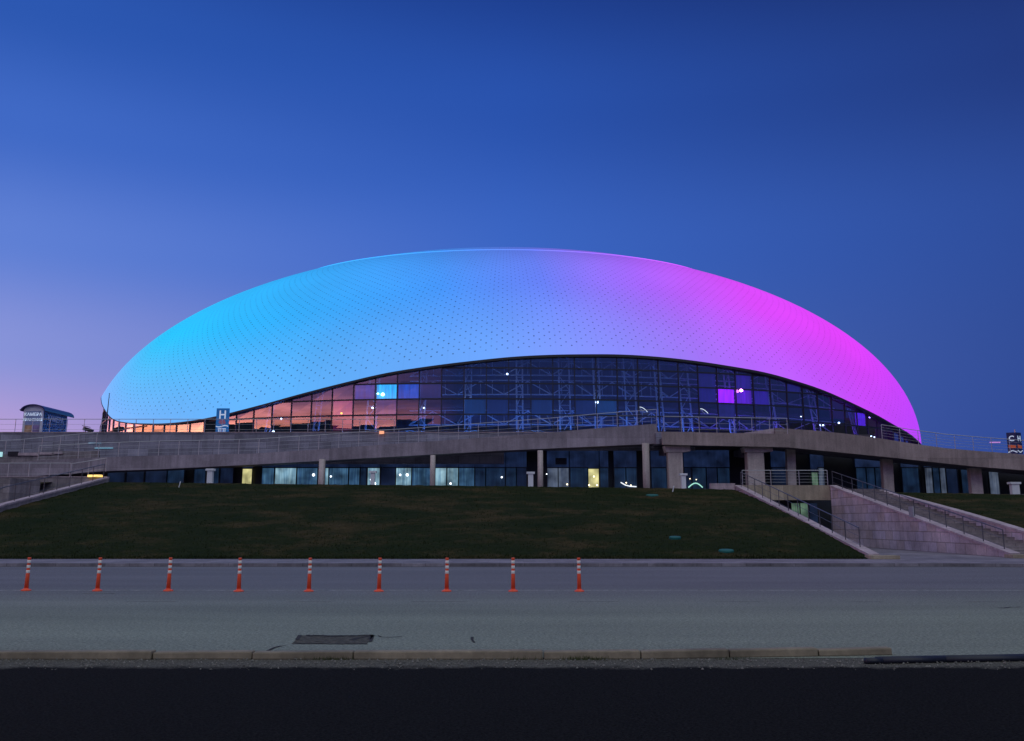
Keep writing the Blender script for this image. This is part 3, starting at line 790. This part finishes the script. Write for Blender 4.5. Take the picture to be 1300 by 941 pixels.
railing([at(-40,579,YQ-.05),at(24,575.2,YQ-.05),at(122,566,YQ-.05)],1.1,1.5,'steel railing above the lower ramp wall at far left',3)
YL=70.6
w=empty('stair_wall',(XL-3,YL,SWZ),'pale slab clad retaining wall behind the left stair','wall')
MB().box(-80,XL-.2,YL,YL+.4,SWZ,Z(606,YL)).build('wall_face',M['slabs'],w)
MB().box(-80,XL-.2,YL-.04,YL+.44,Z(606,YL),Z(605,YL)).build('wall_cap',M['coping'],w)
railing([Vector((-42,YL+.2,Z(605.2,YL))),Vector((X(87,605,YL),YL+.2,Z(605.2,YL)))],1.0,1.5,'low steel railing on top of the left slab wall',2)
railing([Vector((X(89,605,YL),YL+.1,Z(605.2,YL))),Vector((X(133,605,YL),YL+.1,Z(604,YL)+.35))],.95,1.3,'short handrail climbing beside the yellow lit slot at left',2)
MB().box(X(111,604,YL-.3),X(129,604,YL-.3),YL-.3,YL-.1,Z(605.6,YL-.3),Z(602.8,YL-.3)).build('yellow_lamp',emit('yellow_strip',(1,.62,.05),1.3),label='long yellow lamp low at the top of the left stair',cat='lamp')
# block at far left
b0=MB().box(X(-60,620,62),X(12,620,62),62,66,SWZ,Z(607,62)); b0.build('plinth_block',M['slabs'],label='dark stone block beside the stair at the far left edge',cat='block')

# stairs: left
def stair(name,label,x0,x1,Yb,Yt,zt,n,xw=.0):
    r=empty(name,((x0+x1)/2,Yb,SWZ),label,'stairs')
    mb=MB()
    for i in range(n):
        y0=Yb+(Yt-Yb)*i/n;y1=Yb+(Yt-Yb)*(i+1)/n;z1=SWZ+(zt-SWZ)*(i+1)/n
        mb.box(x0,x1,y0+.001*i,y1,SWZ-.02,z1-.006)
        mb.box(x0-.001,x1+.001,y0-.02,y0+.3,z1-.006,z1+.006)
    mb.build('steps',M['pave2'],r); return r
M['pave2']=stone('step_stone',(.34,.29,.30),1.2,5,'XZ',contrast=.3)
def slopewall(r,x,w,path,m,base=SWZ-.02,cap=True,name='side_wall'):
    """path [(Y,z)] top line; wall x..x+w down to base"""
    mb=MB(); poly=[(x,y,z) for y,z in path]+[(x,path[-1][0],base),(x,path[0][0],base)]
    mb.ext(poly,(w,0,0)); mb.build(name,m,r)
    if cap:
        mb=MB()
        for (y0,z0),(y1,z1) in zip(path,path[1:]):
            mb.hexa([(x-.05,y0,z0+.003),(x+w+.05,y0,z0+.003),(x+w+.05,y1,z1+.003),(x-.05,y1,z1+.003),(x-.05,y0,z0+.12),(x+w+.05,y0,z0+.12),(x+w+.05,y1,z1+.12),(x-.05,y1,z1+.12)])
        mb.build('coping',M['coping'],r)
zt3=Z(606.5,70)
ls=stair('stone_stairs','narrow stone stairs climbing behind the left lawn wall',XL-3.4,XL-.2,46,70,4.2,26)
slopewall(ls,XL-.2,.35,[(45.2,.3),(56,at(0,643,56).z+.02),(70,zt3-.1)],M['slabs'])
railing([Vector((XL,47,.75)),Vector((XL,56,at(0,643,56).z+.15)),Vector((XL,69.5,zt3+.0))],.95,1.7,'handrail following the coping of the left stairs',2,M['darksteel'])
# right: entrance court
ZL=Z(616,70)
zc1=[(44.3,.22),(70,ZL-.12)]
cw=empty('court_wall',(XC1,57,SWZ),'low sloping wall with pink coping between the lawn and the sunken court','wall')
slopewall(cw,XC1-.1,.4,zc1,M['marble'])
rs=stair('stone_stairs','broad pink stone stairs beside the court, climbing to the column level',XC2+.4,XC3-.05,47,70,ZL-.3,28)
slopewall(rs,XC2,.4,[(45.2,.22),(70,ZL-.12)],M['marble'])
slopewall(rs,XC3-.05,.4,[(y,lawnz(XC3+.4,y)+.06) for y in (44.05,47,50,54,58,62,66,70)],M['marble'])
MB().box(XC2-.25,XC2+.75,44.6,45.4,SWZ,SWZ+.16).build('end_stone',M['beam'],rs)
MB().box(XC1-.3,XC1+1.0,43.6,44.4,SWZ,SWZ+.16).build('end_stone',M['beam'],cw)
# box on the marble wall
zb=Z(675,56,1168)
q=at(1168,675,57)
MB().box(XC2-.06,XC2-.005,55.7,56.3,2.05,2.65).build('wall_box',M['steel'],label='small grey service box on the pink marble stair wall',cat='box')
# landing
ld=empty('landing',((XC1+XC2)/2,70,ZL),'flat concrete landing bridging over the sunken court doorway','landing')
MB().box(XC1+.35,XC2-.02,70,70.4,Z(635,70),ZL).build('beam',M['beam'],ld)
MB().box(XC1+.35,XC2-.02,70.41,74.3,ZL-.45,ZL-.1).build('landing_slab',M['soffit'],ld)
MB().box(X(902,616,70),XC1-.12,69.9,70.4,Z(622,70)-.3,Z(613.8,70)).build('end_parapet',M['coping'],ld)
# court back wall with a glazed door
bw=empty('court_back_wall',((XC1+XC2)/2,74,SWZ),'dark back wall of the sunken court with a glazed greenish door','wall')
YD=74.2
MB().box(XC1-1,XC3+.3,YD,YD+.3,-.02,ZL-.47).build('wall_face',M['dark'],bw)
xd0,xd1=X(1004,650,YD),X(1038,650,YD)
d=MB().box(xd0,xd1,YD-.1,YD-.01,SWZ,Z(637,YD)).build('glazed_door',M['dark'],bw)
for k in range(3):
    a=xd0+(xd1-xd0)*k/3+.05;b_=xd0+(xd1-xd0)*(k+1)/3-.05
    MB().box(a,b_,YD-.12,YD-.105,SWZ+.1,Z(639,YD)).build('pane',M['lit_green'] if k<2 else M['lit_dark'],d)
railing([Vector((XC1+.5,70.2,ZL)),Vector((XC2-.1,70.2,ZL))],1.08,1.9,'steel railing across the front of the landing',5)
railing([Vector((XC1+.1,46,.5)),Vector((XC1+.1,69,ZL-.12))],1.0,2.0,'slanted handrail on the coping left of the court',3,M['darksteel'])
railing([Vector((XC2+.2,46.2,.4)),Vector((XC2+.2,70,ZL))],1.0,2.0,'slanted handrail on the marble wall right of the court',3,M['darksteel'])

# ------------------------------------------------------------ ground floor building
YG=YW+.45
gb=empty('ground_floor_front',(0,YG,ZF),'long dark glazed ground floor with dim teal windows under the terrace','building')
ZTR=Z(594.5,YG); ZTO=Z(570.5,YG)
XG=X(1120,590,YG)
MB().ext([(-130,YG+.3,3.4),(130,YG+.3,3.4),(130,YG+.3,Z(595,YG)),(X(1300,590,YG),YG+.3,Z(590,YG)),(XG,YG+.3,Z(571,YG)),(-130,YG+.3,ZTO+.3)],(0,.3,0)).build('back_panel',M['rim'],gb)
wins=[(137,160,'dark'),(160,184,'dark'),(184,212,'dark'),(213,234,'blue'),(247,262,'blue'),(262,279,'blue'),(279,296,'dark'),(308,320,'yellow'),(333,348,'teal'),(349.5,376,'bright2'),(377.5,403,'teal'),(413,417,'bright'),(418,442,'teal'),(443.5,456.5,'teal'),(458,466,'blue'),(466,482,'bright'),(484,502,'dark'),(503,522,'bright'),(523.5,546,'teal'),(553,566.5,'bright'),(568,581.5,'bright2'),(583,602,'teal'),(603.5,616,'blue'),(617,641,'blue'),(642.5,655,'blue'),(656,668,'dark'),(695,708,'grey'),(709,722,'grey'),(724,746,'blue'),(747,760,'yellow'),(762,772,'blue'),(780,794,'blue'),(795,808,'blue'),(827,846,'blue'),(869,878,'dark'),(878,896,'blue'),(897,910,'dark'),(911,926,'blue'),(980,998,'dark'),(1030,1038,'green'),(1039,1046,'grey'),(1087,1099,'blue'),(1100,1110,'blue'),(1111,1121,'blue'),(1145,1166,'blue'),(1174,1183,'grey'),(1184,1192,'blue'),(1193,1200,'grey'),(1201,1215,'dark'),(1220,1232,'blue'),(1255,1267,'grey')]
MM={'dark':'lit_dark','blue':'lit_blue','teal':'lit_teal','bright':'lit_bright','bright2':'lit_bright','yellow':'lit_yellow','grey':'lit_grey','green':'lit_green'}
for i,(a,b_,k) in enumerate(wins):
    x0,x1=X(a,605,YG),X(b_,605,YG); z0,z1=ZF-.5,ZTR
    if k=='yellow': z1=Z(595.5,YG)
    if k in('green',): z0,z1=3.6,Z(600,YG)
    fr=MB(); t_=.07
    fr.box(x0-t_,x0,YG-.12,YG+.05,z0,z1+t_);fr.box(x1,x1+t_,YG-.12,YG+.05,z0,z1+t_);fr.box(x0-.0,x1+.0,YG-.11,YG+.05,z1,z1+t_);fr.box(x0,x1,YG-.11,YG+.05,z0,z0+.08)
    lab={'yellow':'warm yellow lit window','bright':'bright pale teal lit window','grey':'grey glazed door leaf'}.get(k)
    f=fr.build('door' if k=='grey' else 'window',M['dark'],gb,label=lab)
    zt=z1
    if k=='teal' and a<410: zt=z1
    MB().box(x0,x1,YG-.03,YG,z0+.08,zt).build('pane',M[MM[k]],f)
    g=MB().box(x0-.03,x1+.03,YG-.06,YG+.02,z1+t_+.02,max(z1+t_+.1,Z(interp([(1100,571),(1300,590)],(a+b_)/2),YG)-.05)); g.build('spandrel',M['span'],gb)
# curved interior lamps and bulbs behind the glass
for j,(px,py,r) in enumerate(((398,603,.16),(508,603,.12),(517,603,.16),(471,609,.12),(475,614,.2),(637,606,.1),(572,614,.12),(420,605,.1),(694,602,.07),(754,605,.1),(748,616,.1),(758,616,.1),(795,613,.08),(801,616,.07),(720,615,.1),(876,608,.06),(884,609,.06))):
    p=at(px,py,YG-.2); MB().ball(p,r*.7,10).build('lamp',M['fluor2'] if j<9 else emit('warm_bulb',(1,.85,.55),3),gb)
p=[at(a,b_,YG-.2) for a,b_ in ((788,612.5),(794,616),(800,617.5),(808,618))]
mb=MB()
for a,b_ in zip(p,p[1:]): mb.tube(a,b_,.045,5)
mb.build('lamp',emit('strip_lamp',(.8,.85,.9),1.2),gb)
mb=MB(); pr=None
for i in range(9):
    t_=i/8;q=at(874+18*t_,619-5.5*math.sin(t_*math.pi),YG-.2)
    if pr: mb.tube(pr,q,.05,5)
    pr=q
mb.build('lamp',emit('green_arc',(.35,.8,.65),.9),gb)
# dark ventilation box over grey door
MB().box(X(705,585,YG),X(719,585,YG),YG-.5,YG-.13,Z(590,YG),Z(582,YG)).build('vent_box',M['rim'],gb)
# pale vent posts with caps
for (a,b_,yt,lab) in ((263,269.5,595,'leftmost white vent post on the lawn edge, left of the yellow door'),(470.5,475.5,598,'white vent post in front of a bright teal window'),(670.5,677,599,'white vent post just left of the round column under the ramp'),(865,870.5,601,'narrow white vent post beside the broad concrete pier'),(1283,1292.5,612,'wide white vent post at the right end above the right lawn')):
    Y=73.5; x0,x1=X(a,600,Y),X(b_,600,Y); zt=Z(yt,Y); zb=3.4
    v=empty('vent_post',((x0+x1)/2,Y,zb),lab,'vent post','white vent posts along the lawn top')
    MB().box(x0,x1,Y,Y+.4,zb,zt-.16).build('shaft',M['white'],v)
    MB().box(x0-.12,x1+.12,Y-.08,Y+.48,zt-.155,zt).build('cap',M['white'],v)

# ------------------------------------------------------------ things on the terrace
ZD=ZT-.12
# H sign
YS=82.0
x0,x1=X(274.5,530,YS),X(290.5,530,YS); zt=Z(518.5,YS); zb=ZD
s=empty('hotel_sign',((x0+x1)/2,YS,zb),'tall blue sign with a white H above a red drawing and a wave','sign')
MB().box(x0,x1,YS,YS+.15,zb+.25,zt).build('panel',M['sign'],s)
for k in(.2,.8): MB().box(x0+(x1-x0)*k-.04,x0+(x1-x0)*k+.04,YS+.02,YS+.12,zb-.02,zb+.25).build('leg',M['steel'],s)
xc=(x0+x1)/2; w_=x1-x0
mb=MB(); zz=Z(526.5,YS)
for sg in(-1,1): mb.box(xc+sg*.22-.06,xc+sg*.22+.06,YS-.02,YS-.003,zz-.36,zz+.36)
mb.box(xc-.16,xc+.16,YS-.021,YS-.003,zz-.06,zz+.06); mb.build('letter',M['signwhite'],s)
def wave(xc,zz,w,m,name,par,Y,h=.05,amp=.05,per=1.0):
    mb=MB();n=14
    P=[(xc-w/2+w*i/n, zz+amp*math.sin(2*math.pi*per*i/n)) for i in range(n+1)]
    for (a,b_),(c,d) in zip(P,P[1:]):
        mb.hexa([(a,Y-.02,b_),(c,Y-.02,d),(c,Y-.003,d),(a,Y-.003,b_),(a,Y-.02,b_+h),(c,Y-.02,d+h),(c,Y-.003,d+h),(a,Y-.003,b_+h)])
    return mb.build(name,m,par)
zz=Z(536.5,YS)
for k in range(4): wave(xc,zz+.09*k-.1,.62-.08*abs(k-1),M['signred'],'red_drawing',s,YS,.045,.03,2)
wave(xc,Z(541.5,YS)-.03,w_*.98,M['signwhite'],'wave_stripe',s,YS,.09,-.06,1)
mb=MB()
zb2=Z(548.5,YS)
for k in range(5): mb.box(xc-.28+.14*k-.03,xc-.28+.14*k+.03,YS-.02,YS-.003,zb2,zb2+.24)
mb.box(xc-.35,xc+.35,YS-.02,YS-.004,zb2+.25,zb2+.31); mb.build('building_icon',M['signwhite'],s)
# C / H sign
YS2=79.2
c0=at(1281.5,560,YS2); zt=Z(549,YS2,1290); zb=Z(576,YS2,1290)
s=empty('street_sign',(c0.x+.6,YS2,zb),'small two sided blue sign showing a white C and H at the right edge','sign')
cx=X(1290.5,560,YS2); hw=.62
faceA=[Vector((cx-hw,YS2+.35,0)),Vector((cx,YS2,0))]; faceB=[Vector((cx,YS2,0)),Vector((cx+hw,YS2+.35,0))]
for k,(fc,lt) in enumerate(((faceA,'C'),(faceB,'H'))):
    a,b_=fc; dv=(b_-a).normalized(); nrm=Vector((dv.y,-dv.x,0))
    q=[a+Vector((0,0,zb)),b_+Vector((0,0,zb)),b_+Vector((0,0,zt)),a+Vector((0,0,zt))]
    MB().ext(q,tuple(-nrm*.06)).build('panel',M['signdark'],s)
    textmesh(lt,.62,(a+b_)/2+Vector((0,0,zt-.52))+nrm*.02,dv,(0,0,1),'letter',M['signwhite'],s)
    mid=(a+b_)/2
    e=(b_-a)*.38
    q=[mid-e+Vector((0,0,zt-1.3))+nrm*.01,mid+e+Vector((0,0,zt-1.3))+nrm*.01,mid+e+Vector((0,0,zt-1.1))+nrm*.01,mid-e+Vector((0,0,zt-1.0))+nrm*.01]
    MB().ext(q,tuple(nrm*.01)).build('red_drawing',M['signred'],s)
    P=[mid-e*1.25+(e*2.5)*i/8+Vector((0,0,zt-1.62+.07*math.cos(2*math.pi*i/8+(math.pi if k==0 else 0))))+nrm*.012 for i in range(9)]
    mb=MB()
    for p,q in zip(P,P[1:]): mb.hexa([p,q,q+nrm*.01,p+nrm*.01]+[v+Vector((0,0,.09)) for v in (p,q,q+nrm*.01,p+nrm*.01)])
    mb.build('wave_stripe',M['signwhite'],s)
MB().tube((cx,YS2+.1,ZD-2.2),(cx,YS2+.1,zt+.25),.05,8).build('pole',M['steel'],s)
# bit of pink lamp strip on right
MB().box(X(1257,561,81),X(1270,561,81),81,81.1,Z(562.3,81),Z(561,81)).build('pink_lamp',emit('pink_strip',(.6,.1,.7),.55),label='small pink strip lamp beyond the right hand railing',cat='lamp')

# kiosk
YK=83.5
kx0,kx1=X(29.5,530,YK),X(54.5,530,YK); Lk=4.6
zb=ZD; zs=Z(521,YK); za=Z(513.5,YK)
kw=kx1-kx0; kcx=(kx0+kx1)/2
k=empty('luggage_kiosk',(kcx,YK,zb),'small kiosk with a curved dark blue roof and lettered panels on the terrace','kiosk')
ang=[math.pi*i/12 for i in range(13)]
arch=[(kcx-kw/2*math.cos(a),zs+(za-zs-.08)*math.sin(a)) for a in ang]
poly=[(kx1,YK,zb),(kx0,YK,zb)]+[(x,YK,z) for x,z in arch]
MB().ext(poly,(0,Lk,0)).build('body',M['kframe'],k)
ov=.25
out=[(kcx-(kw/2+.22)*math.cos(a),zs-.06+(za-zs+.06)*math.sin(a)) for a in ang]; inn=[(kcx-(kw/2+.17)*math.cos(a),zs-.06+(za-zs-.0)*math.sin(a)) for a in ang]
pl=[(x,YK-ov,z) for x,z in out]+[(x,YK-ov,z-.03) for x,z in reversed(inn)]
MB().ext(pl,(0,Lk+ov+.9,0)).build('roof',M['kroof'],k)
# gable panels
MB().box(kx0+.22,kx1-.22,YK-.03,YK-.002,zs-.95,zs-.08).build('gable_panel',M['kgable'],k)
MB().box(kx0+.22,kx1-.22,YK-.03,YK-.002,zs-1.3,zs-.98).build('gable_panel',M['kgable'],k)
MB().box(kx0+.22,kcx-.03,YK-.03,YK-.002,zb+.1,zs-1.33).build('picture',M['ktan'],k)
MB().box(kcx+.03,kx1-.22,YK-.03,YK-.002,zb+.1,zs-1.33).build('picture',M['kmauve'],k)
textmesh('КАМЕРА',.38,(kcx,YK-.045,zs-.38),(1,0,0),(0,0,1),'lettering',M['signwhite'],k)
textmesh('ХРАНЕНИЯ',.32,(kcx,YK-.045,zs-.85),(1,0,0),(0,0,1),'lettering',M['signwhite'],k)
ns=3
for i in range(ns):
    y0=YK+.12+(Lk-.24)*i/ns;y1=YK+.12+(Lk-.24)*(i+1)/ns-.06
    MB().box(kx1+.002,kx1+.03,y0,y1,zb+.55,zs-.1).build('side_panel',M['kside'],k)
    MB().box(kx1+.002,kx1+.03,y0,y1,zb+.05,zb+.5).build('side_panel',M['kside'],k)
textmesh('КАМЕРА',.72,(kx1+.045,YK+Lk/2,zs-.6),(0,1,0),(0,0,1),'lettering',M['ktext'],k)
textmesh('ХРАНЕНИЯ',.62,(kx1+.045,YK+Lk/2,zs-1.25),(0,1,0),(0,0,1),'lettering',M['ktext2'],k)
MB().tube((kx0,YK+.3,zs+.1),(kx0-.55,YK+.3,zs+.1),.03,6).build('lamp_arm',M['black'],k)
# floodlights on the terrace
for px,lab,sg in ((112,'dark tilted floodlight on the terrace nearer the kiosk',1),(151,'dark tilted floodlight on the terrace nearer the glowing shell',-1)):
    Y=82.5; p=at(px,545.8,Y); f=empty('floodlight',(p.x,Y,ZD),lab,'floodlight','floodlights on the terrace')
    T=Vector((.9,0,-.28*sg)).normalized()
    mb=MB(); mb.bar(p-T*.42,p+T*.42,.35,.3); mb.build('housing',M['black'],f)
    mb=MB(); mb.bar(p-T*.5+Vector((0,0,.2)),p+T*.1+Vector((0,0,.26)),.4,.05); mb.build('visor',M['black'],f)
    mb=MB(); mb.tube((p.x-.35,Y,ZD),(p.x-.2,Y,p.z),.04,6); mb.tube((p.x+.35,Y,ZD),(p.x+.3,Y,p.z-.1),.04,6); mb.build('bracket',M['black'],f)
p=at(139,499,86);q=at(133.5,549,86); q.z=ZD
mb=MB().tube(q,p,.07,8,.03); mb.build('mast',M['black'],label='thin dark mast in front of the left tip of the arena',cat='mast',smooth=True)
# orange marker light and small lit strip on terrace
p=at(485,550,YW-.0); MB().box(p.x-.2,p.x+.2,YW-.4,YW-.2,p.z-.1,p.z+.15).build('orange_lamp',emit('amber',(1,.3,.02),.9),label='small glowing amber lamp on the terrace edge left of centre',cat='lamp')

# ------------------------------------------------------------ sky
w=bpy.data.worlds.new('World'); scene.world=w; w.use_nodes=True; t=NT(w.node_tree); bg=t.n['Background']
tc=t.new('ShaderNodeTexCoord'); s=t.new('ShaderNodeSeparateXYZ'); t.link(tc.outputs['Generated'],s.inputs[0])
xx,yy,ez=s.outputs
hl=t.math('SQRT',t.math('MAXIMUM',t.math('ADD',t.math('MULTIPLY',xx,xx),t.math('MULTIPLY',yy,yy)),1e-5))
sd=t.math('ADD',t.math('MULTIPLY',t.math('DIVIDE',xx,hl),-.88),t.math('MULTIPLY',t.math('DIVIDE',yy,hl),-.48))
az=t.math('DIVIDE',t.math('MULTIPLY',xx,-1.),hl)      # 1 = due left (sunset side)
fy=t.math('DIVIDE',yy,hl)
e=t.rng(ez,0.,1.)
def rr(st): return t.ramp(e,st,'EASE')
Rt=rr([(0,(.021,.060,.28)),(.14,(.022,.066,.30)),(.28,(.020,.067,.32)),(.42,(.011,.039,.215)),(.54,(.006,.020,.125)),(.8,(.008,.025,.14))])
Md=rr([(0,(.09,.14,.50)),(.14,(.068,.145,.53)),(.28,(.038,.125,.54)),(.42,(.018,.080,.41)),(.54,(.008,.042,.26)),(.8,(.010,.04,.2))])
Lf=rr([(0,(.56,.34,.58)),(.07,(.45,.33,.66)),(.16,(.23,.28,.68)),(.26,(.105,.205,.65)),(.36,(.045,.135,.55)),(.46,(.020,.090,.43)),(.56,(.010,.055,.31)),(.8,(.012,.05,.25))])
Ss=rr([(0,(.9,.3,.10)),(.05,(4.5,1.7,.8)),(.088,(6.5,2.1,1.15)),(.105,(3.4,1.1,1.1)),(.13,(.85,.38,.85)),(.3,(.14,.15,.42)),(.6,(.10,.16,.42)),(.8,(.08,.16,.4))])
Bk=rr([(0,(.07,.09,.28)),(.12,(.045,.08,.33)),(.27,(.05,.10,.42)),(.45,(.8,.88,.98)),(.7,(.95,.98,1.0)),(1,(.6,.66,.7))])  # upper rear sky, out of view, raised to add fill light
c=t.mix(t.rng(az,-.5,0.,0,1),Rt,Md); c=t.mix(t.rng(az,0.,.48,0,1),c,Lf); 
cl=t.noise(t.coord((2.5,2.5,22),'Generated'),2.2,4,.6)
Ss=t.mix(1.,Ss,t.rng(cl,.32,.68,.4,1.5),blend='MULTIPLY')
pass
c=t.mix(t.rng(fy,-.1,-.55,0,1,True),c,Bk)
k_=t.rng(fy,.1,-.5,0,1)
lo_=t.math('ADD',.12,t.math('MULTIPLY',k_,.46)); hi_=t.math('ADD',.65,t.math('MULTIPLY',k_,.25))
sf=t.math('DIVIDE',t.math('SUBTRACT',sd,lo_),t.math('SUBTRACT',hi_,lo_),clamp=True)
sf=t.math('MULTIPLY',sf,t.rng(ez,.30,.6,1,.3,True))
c=t.mix(sf,c,Ss)
# unseen overhead sky brightened, added as fill light on the ground
ov=t.rng(ez,.62,.85,0,1,True); c=t.mix(ov,c,(.50,.56,.64,1))
sky=t.new('ShaderNodeTexSky'); sky.sky_type='NISHITA'; sky.sun_disc=False; sky.sun_elevation=R(-2); sky.sun_rotation=R(-95)
c=t.mix(1.,c,t.mix(1.,sky.outputs[0],(.05,.05,.05,1),blend='MULTIPLY'),blend='ADD')
t.link(c,bg.inputs[0]); bg.inputs[1].default_value=1.0
sl=bpy.data.lights.new('sun','SUN'); sl.energy=.12; sl.angle=R(20); sl.color=(1,.55,.4)
so=bpy.data.objects.new('sun',sl); col.objects.link(so)
so.rotation_euler=Vector((.95,.25,-.12)).to_track_quat('-Z','Y').to_euler()

# ------------------------------------------------------------ camera
cam=bpy.data.cameras.new('camera'); co=bpy.data.objects.new('camera',cam); col.objects.link(co); scene.camera=co
co.location=(0,0,EYE); co.rotation_euler=(math.pi/2+PITCH,0,0)
cam.sensor_fit='HORIZONTAL'; cam.sensor_width=36; cam.lens=36*F/W
cam.shift_y=-(H/2-PY)/W; cam.clip_end=5000
scene.view_settings.view_transform='Standard'; scene.view_settings.look='None'; scene.view_settings.exposure=0; scene.view_settings.gamma=1
scene.render.engine='CYCLES'
scene.cycles.max_bounces=6; scene.cycles.transparent_max_bounces=8; scene.cycles.sample_clamp_indirect=3
